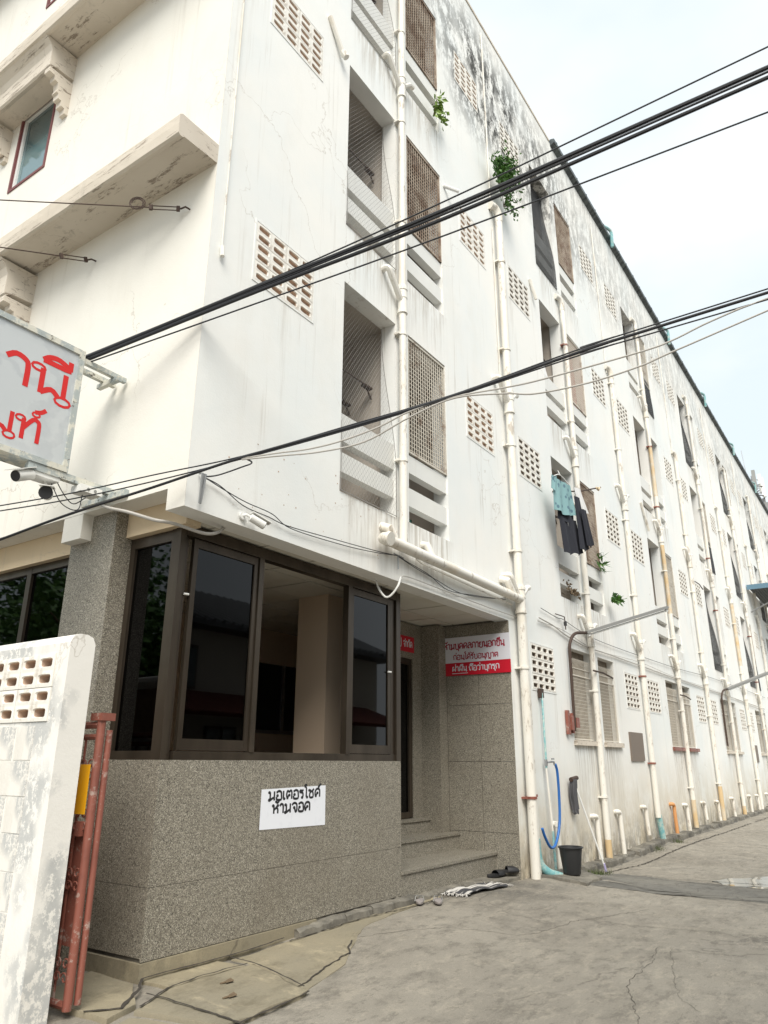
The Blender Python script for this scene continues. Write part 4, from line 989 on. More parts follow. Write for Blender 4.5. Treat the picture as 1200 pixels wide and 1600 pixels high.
B((-.66, .86, 3.375), (-.46, 1.0, 3.455)).build('box', 'white', t, (-.57, .94, 3.38)); B((-.665, .855, 3.43), (-.455, 1.005, 3.459)).build('lid', 'white', t, (-.57, .94, 3.38))
t = thing('junction_box', 'white junction box on the lower bracket between the sign and the front wall', 'junction box', (-.24, .88, 3.36))
B((-.32, .80, 3.345), (-.14, .93, 3.40)).build('box', 'white', t, (-.24, .88, 3.36)); MB().tube([(-.26, .799, 3.37), (-.26, .796, 3.37)], .012, 10).tube([(-.2, .799, 3.37), (-.2, .796, 3.37)], .012, 10).build('knockout', 'lamp', t, (-.24, .88, 3.36))
def cable(name, label, pts, r, m, cat='cable', n=6, group=None, sub=6):
    pts = cat_rom(pts, sub); o = MB().tube(pts, r, n).build(name, m, None, pts[0]); tag(o, label, cat, group); return o
for j, pts in enumerate(([(-.45, .95, 3.43), (-.38, .9, 3.30), (-.30, .9, 3.26), (-.22, .88, 3.33)], [(-.5, .9, 3.36), (-.42, .86, 3.22), (-.3, .84, 3.20), (-.27, .85, 3.33)])):
    cable('camera_wire', ('thin black wire looping from the camera box to the bracket box' if j == 0 else 'longer black wire sagging below the camera box'), pts, .004, 'cable')

# ---- notices
t = thing('paper_notice', 'white sheet with two lines of black Thai handwriting on the terrazzo wall', 'sign', (1.68, .298, 1.06))
mb = MB(); mb.face([(1.275, .2965, .915), (2.09, .2965, .905), (2.085, .2965, 1.225), (1.28, .2965, 1.21)]); mb.face([(1.275, .299, .915), (1.28, .299, 1.21), (2.085, .299, 1.225), (2.09, .299, .905)])
mb.face([(1.275, .2965, .915), (1.275, .299, .915), (2.09, .299, .905), (2.09, .2965, .905)]); mb.build('sheet', 'paper', t, (1.68, .298, 1.06))
w1 = text_width('มอเตอรไซด์', 1, 1); w2 = text_width('ห้ามจอด', 1, 1)
lettering([('มอเตอรไซด์', 1.36, 1.110, .066, .66/(w1*.066)), ('ห้ามจอด', 1.41, 1.008, .068, .48/(w2*.068))], (0, .2965, 0), (1, 0, .012), (0, 0, 1), (0, -1, 0), t, 'ink', .27)
t = thing('notice_board', 'white and red Thai notice board high on the porch end wall', 'sign', (5.38, .5, 2.5))
o = (5.38, .5, 2.5)
B((5.372, -.01, 2.665), (5.384, 1.0, 3.0)).build('white_panel', 'whiteboard', t, o); B((5.372, -.01, 2.50), (5.384, 1.0, 2.663)).build('red_panel', 'redboard', t, o)
def fit(txt, width, h): return width/text_width(txt, h, 1)
lettering([('ห้ามบุคคลภายนอกขึ้น', .045, .345, .072, fit('ห้ามบุคคลภายนอกขึ้น', .90, .072)), ('ก่อนได้รับอนุญาต', .19, .205, .06, fit('ก่อนได้รับอนุญาต', .66, .06))], (5.371, 1.0, 2.5), (0, -1, 0), (0, 0, 1), (-1, 0, 0), t, 'dred', .21)
lettering([('ฝ่าฝืน', .17, .055, .062, fit('ฝ่าฝืน', .22, .062)), ('ถือว่าบุกรุก', .42, .055, .062, fit('ถือว่าบุกรุก', .44, .062))], (5.371, 1.0, 2.5), (0, -1, 0), (0, 0, 1), (-1, 0, 0), t, 'whiteboard', .2)
mb = MB(); mb.box((5.3705, .60, 2.522), (5.3712, .835, 2.530)); mb.build('underline', 'whiteboard', t, o)
t = thing('company_sign', 'small red sign with white Thai letters above the entrance door', 'sign', (4.6, 1.19, 2.8))
B((4.0, 1.188, 2.78), (4.99, 1.196, 2.98)).build('panel', 'redboard', t, (4.6, 1.19, 2.8))
lettering([('รุ๊ป จำกัด', .58, .06, .075, fit('รุ๊ป จำกัด', .37, .075))], (4.0, 1.1875, 2.78), (1, 0, 0), (0, 0, 1), (0, -1, 0), t, 'whiteboard', .2)

# ---- plaque, brackets, lamps
tag(B((10.07, -.025, 1.45), (10.84, .0, 1.93)).build('wall_plate', 'plaque', None, (10.45, 0, 1.45)), 'brown grey flat plate on the side wall below the vent blocks', 'plate')
tag(B((22.6, -.025, 1.45), (23.3, .0, 1.95)).build('wall_plate', 'plaque', None, (22.95, 0, 1.45)), 'brown plate far down the side wall near the right edge', 'plate')
t = thing('steel_bracket', 'red brown steel bracket of three flat pieces beside the first ground floor window', 'bracket', (7.3, -.03, 1.85))
for a, b in (((7.12, -.05, 1.80), (7.20, -.01, 2.13)), ((7.22, -.07, 1.86), (7.30, -.02, 2.06)), ((7.30, -.05, 1.82), (7.36, -.01, 2.10)), ((7.38, -.08, 1.90), (7.50, -.03, 2.04))): B(a, b).build('flange', 'rust', t, (7.3, -.03, 1.85))
def street_lamp(u, dz, label):
    o = (u, -.06, 1.9+dz)
    t = thing('tube_lamp', label, 'lamp', o)
    MB().tube(cat_rom([(u, -.05, 1.85+dz), (u, -.06, 2.9+dz), (u+.04, -.07, 3.14+dz), (u+.2, -.10, 3.28+dz), (u+.62, -.13, 3.345+dz)], 5), .024, 8).build('arm', 'lamp' if dz > 90 else 'darkiron', t, o)
    a = Vector((u+.58, -.13, 3.34+dz)); b = Vector((u+2.02, -1.05, 3.88+dz)); d = (b-a).normalized(); sd_ = d.cross(Vector((0, 0, 1))).normalized(); up = sd_.cross(d); c = (a+b)/2; h = (b-a).length/2
    MB().obox(c, d, sd_, up, (h, .045, .02)).build('batten', 'lamp', t, o)
    MB().obox(c+up*.022-sd_*.03, d, sd_, up, (h*.99, .055, .004)).build('reflector', 'lamp', t, o)
    MB().tube([a+d*.06-up*.045, b-d*.05-up*.045], .015, 8).build('fluorescent_tube', 'tube', t, o)
    for p in (a+d*.04, b-d*.03): MB().obox(p-up*.035, d, sd_, up, (.02, .02, .03)).build('holder', 'white', t, o)
street_lamp(7.36, 0, 'long fluorescent lamp on a bent arm above the first ground floor side window')
street_lamp(18.44, 0, 'distant fluorescent lamp on a bent arm near the right edge')
# short metal arms crossing pipes at the ground floor windows
for i, (u, z, l) in enumerate(((8.35, 2.78, 'short dark rod crossing the pipe between the nearest pair of side windows'), (13.8, 2.8, 'short dark rod crossing the pipe between the second pair of side windows'), (16.9, 5.9, 'dark iron rod sticking out of the side wall above the far lamp'))):
    o = MB().tube([(u-.2, -.13, z), (u+.2, -.15, z), (u+.75, -.12, z-.03)], .014, 6).build('iron_rod', 'darkiron', None, (u, -.1, z)); tag(o, l, 'rod')
# canopy at the far end of the alley side
t = thing('canopy', 'blue edged corrugated canopy on the far part of the side wall', 'canopy', (26.4, -.1, 7.6))
mb = MB(); n = 40
for i in range(n+1):
    y = -.02-1.9*i/n; dz = .03*math.cos(i*math.pi/1.0) ; mb.v += [(26.4, y, 7.64-.08*i/n+dz), (31, y, 7.64-.08*i/n+dz)]
for i in range(n): mb.f.append((2*i, 2*i+1, 2*i+3, 2*i+2)); mb.sm.append(False)
mb.build('corrugated_sheet', 'greyroof', t, (26.4, -.1, 7.6)); B((26.37, -1.95, 7.52), (26.4, -.02, 7.70)).build('edge', 'cyan', t, (26.4, -.1, 7.6))
MB().tube([(26.5, -.02, 6.7), (26.5, -1.8, 7.5)], .03, 6).tube([(30.5, -.02, 6.7), (30.5, -1.8, 7.5)], .03, 6).box((26.5, -1.85, 7.48), (31, -1.8, 7.54)).build('support', 'steel', t, (26.4, -.1, 7.6))
# mobile phone mast
AX, AY = 40.9, .75; o = (AX, AY, 13.6)
t = thing('antenna_mast', 'mobile phone antenna mast with white panels on the far end of the roof', 'antenna', o)
MB().tube([(AX, AY, 13.55), (AX, AY, 17.0)], .06, 8).build('pole', 'steel', t, o)
MB().tube([(AX-.2, AY+.15, 15.6), (AX-.2, AY+.3, 18.6)], .02, 6).build('whip', 'steel', t, o)
for i in range(6):
    a = i*1.05+.3; x, y = AX+.5*math.cos(a), AY+.5*math.sin(a); z = 15.6+.4*(i % 2)
    B((x-.09, y-.09, z), (x+.09, y+.09, z+1.15)).build('panel', 'white' if i % 3 else 'lamp', t, o); MB().tube([(AX, AY, z+.3), (x, y, z+.3)], .025, 6).tube([(AX, AY, z+.8), (x, y, z+.8)], .025, 6).build('arm', 'steel', t, o)
    B((x-.12, y-.12, z-.9), (x+.08, y+.08, z-.35)).build('radio_unit', 'lamp', t, o)
for i in range(3): MB().tube([(AX+.5*math.cos(a*.4), AY+.5*math.sin(a*.4), 15.1+i*.55) for a in range(17)], .03, 5).build('ring', 'darkiron', t, o)

# ---- guy wires with turnbuckles on the front wall
def guy(hook, far, label, coil):
    hook, far = Vector(hook), Vector(far); d = (far-hook).normalized(); t = thing('guy_wire', label, 'guy wire', hook)
    MB().tube([hook+Vector((.01, 0, 0)), hook-Vector((.05, 0, .01)), hook+d*.08], .008, 6).build('hook', 'darkiron', t, hook)
    a, b = hook+d*.10, hook+d*.33; sd_ = d.cross(Vector((0, 0, 1))).normalized(); up = sd_.cross(d)
    MB().tube([a+up*.018, b+up*.018], .005, 6).tube([a-up*.018, b-up*.018], .005, 6).obox(a, d, sd_, up, (.014, .01, .024)).obox(b, d, sd_, up, (.014, .01, .024)).build('turnbuckle', 'darkiron', t, hook)
    MB().tube([b, b+d*.12, far], .0055, 6).build('wire', 'darkiron', t, hook)
    if coil:
        c = b+d*.12; MB().tube([c+(d*math.cos(a_*.5)+up*math.sin(a_*.5))*(.045+.0008*a_)+up*.035 for a_ in range(34)], .004, 5).build('coil', 'darkiron', t, hook)
guy((0, .295, 5.918), (-1.6, 2.30, 5.90), 'upper guy wire with a coiled end and turnbuckle, hooked to the front wall', True)
guy((0, 1.617, 5.957), (-1.3, 1.91, 5.49), 'lower guy wire with a turnbuckle, hooked to the front wall left of the other one', False)

# ---- overhead and wall cables
WIRES = {'A': [([(-0.44, 1.098, 4.45), (0.08, -0.489, 4.875), (0.55, -1.921, 5.316), (1.248, -4.051, 6.055)], 0.006), ([(-0.439, 1.095, 4.432), (0.08, -0.49, 4.857), (0.549, -1.919, 5.236), (1.24, -4.026, 5.877)], 0.016), ([(-0.438, 1.091, 4.408), (0.081, -0.492, 4.816), (0.549, -1.918, 5.162), (1.235, -4.013, 5.79)], 0.014), ([(-0.438, 1.093, 4.42), (0.081, -0.491, 4.84), (0.549, -1.918, 5.202), (0.78, -2.625, 5.414), (1.238, -4.02, 5.839)], 0.008), ([(-0.437, 1.088, 4.39), (0.001, -0.247, 4.659), (0.547, -1.914, 5.011), (1.222, -3.972, 5.501)], 0.006)], 'B': [([(-0.584, 1.411, 2.973), (-0.378, 0.796, 3.139), (-0.162, 0.154, 3.282), (0.056, -0.494, 3.435), (0.306, -1.239, 3.568), (0.539, -1.93, 3.709), (0.856, -2.873, 3.946), (1.16, -3.777, 4.138)], 0.01), ([(-0.604, 1.468, 3.258), (-0.386, 0.821, 3.302), (-0.165, 0.165, 3.377), (0.056, -0.493, 3.445), (0.306, -1.238, 3.583), (0.539, -1.931, 3.718), (0.856, -2.875, 3.969), (1.161, -3.781, 4.164)], 0.005), ([(-0.601, 1.46, 3.216), (-0.384, 0.814, 3.255), (-0.164, 0.159, 3.327), (0.056, -0.495, 3.425), (0.306, -1.239, 3.554), (0.539, -1.93, 3.699), (0.855, -2.87, 3.919), (1.157, -3.77, 4.089)], 0.005), ([(0.056, -0.494, 3.43), (0.152, -0.778, 3.44), (0.212, -0.957, 3.442), (0.285, -1.176, 3.472), (0.371, -1.432, 3.543), (0.442, -1.642, 3.632), (0.539, -1.93, 3.699), (0.642, -2.238, 3.719), (0.724, -2.482, 3.746), (0.914, -3.046, 3.847), (0.975, -3.23, 3.898), (1.038, -3.414, 3.979), (1.107, -3.62, 4.054), (1.158, -3.772, 4.098)], 0.006), ([(0.056, -0.495, 3.42), (0.152, -0.779, 3.416), (0.242, -1.046, 3.412), (0.343, -1.348, 3.45), (0.442, -1.641, 3.59), (0.539, -1.93, 3.69), (0.645, -2.247, 3.676), (0.706, -2.427, 3.649), (0.811, -2.74, 3.679), (0.911, -3.037, 3.749), (0.973, -3.221, 3.818), (1.154, -3.76, 4.014)], 0.006)], 'fasc': [([(0.129, -0.03, 3.416), (0.304, -0.03, 3.396), (0.55, -0.03, 3.313), (0.843, -0.03, 3.299), (1.078, -0.03, 3.285), (1.682, -0.03, 3.324), (2.335, -0.03, 3.37), (2.731, -0.03, 3.409)], 0.004), ([(0.141, -0.03, 3.415), (0.339, -0.03, 3.38), (0.582, -0.03, 3.349), (0.878, -0.03, 3.336), (1.119, -0.03, 3.273), (1.777, -0.03, 3.299), (2.281, -0.03, 3.345), (2.731, -0.03, 3.409)], 0.004), ([(2.731, -0.03, 3.409), (3.099, -0.03, 3.354), (3.495, -0.03, 3.316), (4.073, -0.03, 3.266), (4.905, -0.03, 3.355), (5.479, -0.03, 3.474)], 0.004), ([(2.755, -0.03, 3.408), (2.974, -0.03, 3.382), (3.36, -0.03, 3.339), (3.774, -0.03, 3.247), (4.391, -0.03, 3.301), (5.278, -0.03, 3.405)], 0.004), ([(2.801, -0.03, 3.197), (2.972, -0.03, 3.231), (3.773, -0.03, 3.225), (4.718, -0.03, 3.218), (5.566, -0.03, 3.226)], 0.006), ([(6.341, -0.03, 3.339), (6.87, -0.03, 3.3), (7.358, -0.03, 3.227), (8.168, -0.03, 3.165), (9.259, -0.03, 3.171), (11.125, -0.03, 3.17), (13.483, -0.03, 3.169), (16.567, -0.03, 3.184), (20.765, -0.03, 3.204), (26.073, -0.03, 3.213)], 0.01), ([(6.433, -0.03, 3.49), (7.02, -0.03, 3.445), (7.275, -0.03, 3.456), (7.934, -0.03, 3.386), (8.979, -0.03, 3.341), (11.195, -0.03, 3.359), (14.153, -0.03, 3.412), (18.319, -0.03, 3.54), (26.506, -0.03, 3.634)], 0.005), ([(6.288, -0.03, 3.286), (7.241, -0.03, 3.288), (8.617, -0.03, 3.169), (11.148, -0.03, 3.233), (14.042, -0.03, 3.192), (18.104, -0.03, 3.222), (25.979, -0.03, 3.122)], 0.005)], 'loop': [(2.801, -0.03, 3.197), (2.723, -0.05, 3.093), (2.683, 0.0, 3.0), (2.654, 0.05, 2.975), (2.636, 0.1, 3.03), (2.637, 0.14, 3.1), (2.66, 0.18, 3.176)], 'cond': [(-0.03, 1.062, 3.521), (-0.03, 0.992, 3.386), (-0.03, 0.895, 3.313), (-0.03, 0.602, 3.215), (-0.03, 0.286, 3.096)], 'guy': [((0.0, 0.295, 5.918), (-1.6, 0.07, 4.737)), ((0.0, 1.617, 5.957), (-1.2, 0.871, 5.019))]}

LA = ['thinnest topmost black cable of the upper bundle crossing the facade', 'thickest black cable of the upper bundle, running from behind the sign to the top right', 'second thick black cable just below the thickest one of the upper bundle', 'thin black cable twisted between the two thick ones of the upper bundle', 'thin black cable hanging separately below the upper bundle']
LB = ['thick black cable of the lower bundle crossing the balconies', 'thin black cable on top of the lower bundle, splitting off above the camera box', 'thin black cable under the first in the lower bundle', 'upper of two pale grey wires wavering below the lower black bundle', 'lower of two pale grey wires sagging under the lower black bundle']
def extend(p, f): a, b = Vector(p[-2]), Vector(p[-1]); return p+[tuple(b+(b-a)*f)]
for (p, r), l in zip(WIRES['A'], LA): cable('overhead_cable', l, extend(p, 3.5), r, 'cable', 'cable', 8, 'overhead cables of the upper bundle')
for i, ((p, r), l) in enumerate(zip(WIRES['B'], LB)): cable('overhead_cable', l, extend(p, 12), r, 'cable' if i < 3 else 'cablew', 'cable', 8, 'overhead cables of the lower bundle')
LF = ['upper black wire stapled along the fascia from the corner hook', 'lower slack black wire along the fascia from the corner hook', 'upper black wire along the fascia above the porch', 'sagging black wire along the fascia above the porch', 'white conduit along the lower edge of the porch fascia', 'thick grey cable running over the ground floor side windows', 'thin black wire looping between pipes above the thick grey cable', 'second grey cable winding along the thick one over the side windows']
for i, ((p, r), l) in enumerate(zip(WIRES['fasc'], LF)): cable('wall_cable', l, p, r, 'cablew' if i in (4, 5, 7) else 'cable', 'cable', 6, 'cables fixed along the side wall')
cable('conduit_loop', 'white flexible conduit looping from the fascia edge to the porch ceiling', WIRES['loop'], .011, 'white', 'conduit', 8)
cable('front_conduit', 'cream flexible conduit sagging from the sign bracket to the window head', WIRES['cond']+[(.1, .22, 3.09), (.3, .12, 3.05), (.42, .1, 3.08), (.55, .16, 3.17)], .013, 'cablew', 'conduit', 8)
cable('knot_wire', 'loose wire tail tied round the lower cable bundle above the corner', [(.056, -.494, 3.44), (.10, -.55, 3.40), (.07, -.48, 3.37), (.12, -.2, 3.39), (.14, -.03, 3.42)], .006, 'cable', 'wire')
o = MB().tube([(.10, -.015, 3.44), (.10, -.05, 3.43), (.105, -.04, 3.2)], .011, 6).tube([(.13, -.015, 3.44), (.13, -.05, 3.43), (.11, -.04, 3.2)], .011, 6).build('cable_hook', 'steel', None, (.1, 0, 3.4)); tag(o, 'grey steel cable hook on the corner of the fascia', 'hook')
o = MB().tube([(2.75, -.03, 3.42), (2.75, -.035, 3.27)], .007, 6).tube([(2.68, -.03, 3.42), (2.86, -.03, 3.41)], .007, 6).build('cable_hook', 'steel', None, (2.75, 0, 3.4)); tag(o, 'small steel cable hook on the fascia left of the porch', 'hook')
t = thing('insulator_hook', 'black porcelain cable hook on the side wall between the corner pipe and the lamp', 'hook', (7.25, 0, 3.48)); MB().tube([(7.0, -.02, 3.50), (7.25, -.06, 3.49), (7.27, -.06, 3.3)], .008, 6).build('rod', 'darkiron', t, (7.25, 0, 3.48)); MB().tube([(7.27, -.06, 3.42), (7.27, -.06, 3.36)], .025, 8).build('insulator', 'black', t, (7.25, 0, 3.48))

# ---- plants
def leaf_cluster(name, label, c, rad, n, size, m, group=None, droop=0, stem=None, kind='plant', flat=.5):
    c = Vector(c); t = thing(name, label, kind, c, group); mb = MB(); rnd = random.Random(int(c.x*100+c.z*10))
    tips = [Vector((rnd.gauss(0, 1)*rad[0], -abs(rnd.gauss(0, 1))*rad[1], rnd.gauss(0, 1)*rad[2])) for _ in range(max(4, n//12))]
    for i in range(n):
        b = rnd.choice(tips); p = c+b*rnd.uniform(.5, 1.1)+Vector((rnd.gauss(0, rad[0]*.28), rnd.gauss(0, rad[1]*.3), rnd.gauss(0, rad[2]*.28)))
        if p.y > -.02: p.y = -.02-rnd.random()*.04
        p.z -= droop*rnd.random()
        d = Vector((rnd.gauss(0, 1), -abs(rnd.gauss(0, 1)), rnd.gauss(-.3, .7))).normalized(); s_ = d.cross(Vector((rnd.gauss(0, 1), rnd.gauss(0, 1), rnd.gauss(0, 1)))).normalized()
        L_ = size*rnd.uniform(.6, 1.3); w = L_*flat*.5; nn = d.cross(s_)
        mb.face([p, p+d*L_*.5+s_*w+nn*w*.3, p+d*L_, p+d*L_*.5-s_*w+nn*w*.3])
    mb.build('leaves', m, t, c, recalc=False)
    sb = MB()
    for b in tips: sb.tube([c+Vector((0, .04, -rad[2]*.8)), c+b*.5+Vector((0, 0, .02)), c+b], [.008, .005, .002], 5)
    sb.build('stem', 'stem', t, c)
    return t
leaf_cluster('wall_bush', 'bushy green plant growing out of the wall above the corner drain pipe', (5.60, -.16, 10.42), (.17, .11, .16), 1300, .075, 'green', None, .0)
leaf_cluster('wall_bush', 'thin trailing shoots of green leaves beside the wall bush on the upper floor', (5.86, -.12, 10.10), (.15, .06, .08), 150, .065, 'green', None, .15)
leaf_cluster('hanging_plant', 'yellow green plant hanging out of the nearest top floor balcony rail', (3.68, -.08, 10.12), (.13, .06, .11), 110, .09, 'lime', None, .1)
t = leaf_cluster('wall_seedling', 'small papaya like seedling growing from the wall under the second bay balcony', (9.62, -.12, 4.17), (.13, .06, .07), 60, .12, 'green')
leaf_cluster('potted_palm', 'palm fronds behind the grille next to the hanging laundry', (9.15, .10, 4.85), (.10, .06, .15), 36, .18, 'green', None, .1, flat=.2)
for i, (u, v, l) in enumerate(((7.15, -.36, 'grass tuft growing by the end of the mop handle'), (10.3, -.22, 'moss and weeds at the wall foot by the second outlet pipe'), (11.6, -.24, 'weeds in the broken concrete beside the teal pipe'), (6.75, -.40, 'sparse grass in the crack beside the bucket'))):
    rnd = random.Random(i+3); mb = MB()
    for j in range(140):
        a = rnd.uniform(0, 6.28); p = Vector((u+rnd.gauss(0, .11), v+rnd.gauss(0, .05), 0)); p.z = hn(p.x, p.y)+.0
        d = Vector((math.cos(a)*.5, math.sin(a)*.5, 1)).normalized(); h = rnd.uniform(.02, .09); s_ = Vector((-math.sin(a), math.cos(a), 0))*.003
        mb.face([p-s_, p+s_, p+d*h])
    o = mb.build('weeds', 'moss', None, (u, v, 0), recalc=False); tag(o, l, 'weeds')

# ---- laundry
t = thing('laundry_pole', 'thin dark pole with a pulley end sticking out beside the hanging laundry', 'pole', (7.9, -.2, 5.6))
MB().tube([(7.3, .0, 5.52), (7.9, -.25, 5.66), (8.86, -.30, 6.02)], .012, 6).build('rod', 'darkiron', t, (7.9, -.2, 5.6))
MB().tube([(8.62, -.3, 5.94), (8.70, -.31, 5.92), (8.76, -.31, 5.98)], .02, 8).build('pulley', 'pvcy', t, (7.9, -.2, 5.6))
def cloth(name, label, corners, m, folds=5, amp=.02, parent=None, thick=.006, hem=.02):
    a, b, c, d = map(Vector, corners); n, q = 26, 18; mb = MB()
    nrm = (b-a).cross(d-a).normalized()
    for side in (0, 1):
        for j in range(q+1):
            for i in range(n+1):
                s_, t_ = i/n, j/q; p = (a*(1-s_)+b*s_)*(1-t_)+(d*(1-s_)+c*s_)*t_
                p += nrm*(amp*math.sin(s_*folds*math.pi+t_*1.3)*(.3+.7*t_)+side*thick)+Vector((0, 0, hem*math.sin(s_*7+1)*t_))
                mb.v.append(tuple(p))
    K = (n+1)*(q+1)
    for j in range(q):
        for i in range(n):
            e = j*(n+1)+i; mb.f.append((e, e+1, e+n+2, e+n+1)); mb.sm.append(True); mb.f.append((K+e, K+e+n+1, K+e+n+2, K+e+1)); mb.sm.append(True)
    for j in range(q): e = j*(n+1); mb.f.append((e, e+n+1, K+e+n+1, K+e)); mb.sm.append(False); e += n; mb.f.append((e, K+e, K+e+n+1, e+n+1)); mb.sm.append(False)
    for i in range(n): e = q*(n+1)+i; mb.f.append((e, e+1, K+e+1, K+e)); mb.sm.append(False)
    o = mb.build(name, m, parent, a)
    if label: tag(o, label, 'laundry', 'laundry on the second bay balcony')
    return o
t = thing('shirt', 'teal patterned shirt hanging in front of the second bay balcony', 'shirt', (7.1, -.25, 5.6), 'laundry on the second bay balcony')
cloth('torso', None, [(6.78, -.22, 5.56), (7.30, -.30, 5.56), (7.42, -.30, 5.07), (6.80, -.22, 5.02)], 'teashirt', 5, .022, t)
cloth('sleeve', None, [(6.74, -.22, 5.58), (6.9, -.24, 5.60), (6.86, -.24, 5.36), (6.72, -.22, 5.34)], 'teashirt', 2, .01, t); MB().tube(cat_rom([(6.78, -.24, 5.57), (7.02, -.25, 5.66), (7.28, -.29, 5.57)], 4), .008, 6).tube([(7.02, -.25, 5.66), (7.02, -.22, 5.74)], .005, 5).build('hanger', 'white', t, (7.1, -.25, 5.6))
t = thing('trousers', 'dark trousers hanging below the teal shirt on the balcony', 'trousers', (7.2, -.3, 5.2), 'laundry on the second bay balcony')
cloth('waist', None, [(6.95, -.20, 5.10), (7.42, -.27, 5.16), (7.45, -.27, 4.98), (6.95, -.20, 4.92)], 'navy', 2, .015, t); cloth('leg', None, [(6.98, -.20, 4.95), (7.2, -.24, 4.98), (7.38, -.26, 4.46), (7.08, -.22, 4.42)], 'navy', 3, .02, t); cloth('leg', None, [(7.2, -.25, 5.0), (7.46, -.29, 5.02), (7.60, -.30, 4.50), (7.36, -.27, 4.46)], 'navy', 3, .02, t)
t = thing('trousers', 'second pair of dark trousers, longer and nearer the drain pipe', 'trousers', (7.7, -.3, 5.2), 'laundry on the second bay balcony')
cloth('leg', None, [(7.36, -.33, 5.40), (7.54, -.35, 5.42), (7.72, -.36, 4.58), (7.46, -.34, 4.54)], 'navy', 3, .02, t); cloth('leg', None, [(7.44, -.39, 5.2), (7.62, -.41, 5.22), (7.80, -.42, 4.66), (7.62, -.40, 4.62)], 'navy', 3, .02, t)
cloth('towel', 'white towel between the teal shirt and the pole', [(7.55, -.27, 5.62), (7.78, -.29, 5.66), (8.0, -.31, 5.26), (7.72, -.30, 5.30)], 'whitecloth', 3, .02)
t = thing('hung_shirt', 'pale plaid shirt behind the second floor grille near the corner pipe', 'shirt', (3.12, .12, 8.3)); cloth('torso', None, [(3.04, .10, 8.48), (3.2, .12, 8.52), (3.26, .12, 7.9), (3.04, .10, 7.86)], 'plaid', 4, .02, t); MB().tube([(3.04, .10, 8.5), (3.12, .11, 8.56), (3.2, .12, 8.53)], .005, 5).build('hanger', 'white', t, (3.12, .12, 8.3))
o = cloth('curtain', None, [(8.62, .16, 9.02), (9.36, .16, 9.02), (9.36, .16, 7.72), (8.62, .16, 7.72)], 'redcloth', 9, .02); tag(o, 'dark red curtain behind the second floor grille of the second bay', 'curtain')
o = cloth('curtain', None, [(8.7, .22, 11.6), (8.95, .22, 11.6), (8.98, .22, 10.5), (8.7, .22, 10.5)], 'redcloth', 4, .02); tag(o, 'narrow red cloth in the top floor opening of the second bay', 'curtain')
o = cloth('sheet', None, [(7.36, .14, 8.62), (7.62, .2, 8.5), (8.2, .12, 7.2), (7.45, .05, 7.6)], 'whitecloth', 4, .03); tag(o, 'pale sheet drooping over the second floor rail of the second bay', 'laundry')
o = B((3.0, .22, 3.86), (3.42, .26, 4.02)).build('storage_box', 'teal', None, (3.2, .24, 3.86)); o.scale = (1, 1, 1); M['gr'] = mat('dark_green_plastic', (.01, .13, .10), .5); o.data.materials[0] = M['gr']; tag(o, 'dark green box on the first floor balcony behind the lowest rail', 'box')
leaf_cluster('dry_plant', 'dried brown creeper behind the lowest rail of the second bay balcony', (7.62, .16, 3.95), (.18, .02, .06), 80, .07, 'stem')

# ---- tap, hose, mop, bucket, footwear, rug
t = thing('tap_pipe', 'thin blue green water pipe with a tap on the side wall by the corner', 'tap', (6.2, -.06, .1)); o = (6.2, -.06, .1)
MB().tube([(6.22, .02, 2.33), (6.22, -.05, 2.30), (6.2, -.06, 1.4), (6.19, -.06, 1.35)], .014, 8).build('riser', 'teal', t, o)
MB().tube([(6.19, -.06, 1.35), (6.22, -.07, .85), (6.25, -.07, .55)], .013, 8).build('lower_pipe', 'pvc', t, o); MB().tube([(6.25, -.07, .6), (6.27, -.07, .06)], .018, 8).build('foot', 'teal', t, o)
MB().tube([(6.19, -.06, 1.38), (6.19, -.06, 1.46)], .022, 8).tube([(6.19, -.06, 1.42), (6.27, -.10, 1.43), (6.31, -.12, 1.43), (6.32, -.12, 1.39)], .012, 8).box((6.25, -.13, 1.455), (6.31, -.11, 1.475)).build('faucet', 'steel', t, o)
MB().box((6.18, -.06, 2.24), (6.27, -.01, 2.36)).build('valve_box', 'darkiron', t, o)
cable('hose', 'blue garden hose hanging from the tap in a loop beside the corner pipe', [(6.33, -.13, 1.40), (6.38, -.13, 1.30), (6.41, -.12, 1.0), (6.36, -.12, .68), (6.2, -.12, .46), (6.03, -.12, .43), (5.88, -.12, .55), (5.80, -.12, .66)], .017, 'hose', 'hose', 10)
t = thing('outlet_pipe', 'short capped upright pipe behind the black bucket', 'pipe', (6.42, -.07, .1)); MB().tube([(6.42, -.07, .08), (6.42, -.07, .66)], .034, 10).build('tube', 'pvc', t, (6.42, -.07, .1)); MB().tube([(6.42, -.07, .64), (6.42, -.07, .70)], .042, 10).tube([(6.42, -.06, .67), (6.42, .0, .67)], .036, 10).build('elbow', 'pvc', t, (6.42, -.07, .1))
t = thing('mop', 'grey string mop leaning head up on the wall, white handle with a lavender foot', 'mop', (7.40, -.30, .02)); o = (7.40, -.30, .02)
MB().tube([(7.44, -.30, .05), (7.13, -.07, 1.15)], .012, 8).build('handle', 'white', t, o); MB().tube([(7.445, -.303, .02), (7.42, -.29, .13)], [.017, .014], 8).tube([(7.14, -.08, 1.10), (7.11, -.06, 1.18)], .016, 8).build('grip', 'lav', t, o)
mb = MB(); rnd = random.Random(4)
for i in range(46):
    x = 7.02+rnd.random()*.13; y = -.03-rnd.random()*.06; mb.tube(cat_rom([(7.1, -.06, 1.18), (x+.0, y-.02, 1.20), (x+rnd.uniform(-.01, .03), y, 1.0), (x+rnd.uniform(0, .07), y, .83-rnd.random()*.08)], 2), .008, 4)
mb.build('strings', 'mophead', t, o); MB().tube([(7.0, -.07, 1.20), (7.2, -.08, 1.22)], .03, 10).build('clamp', 'darkiron', t, o)
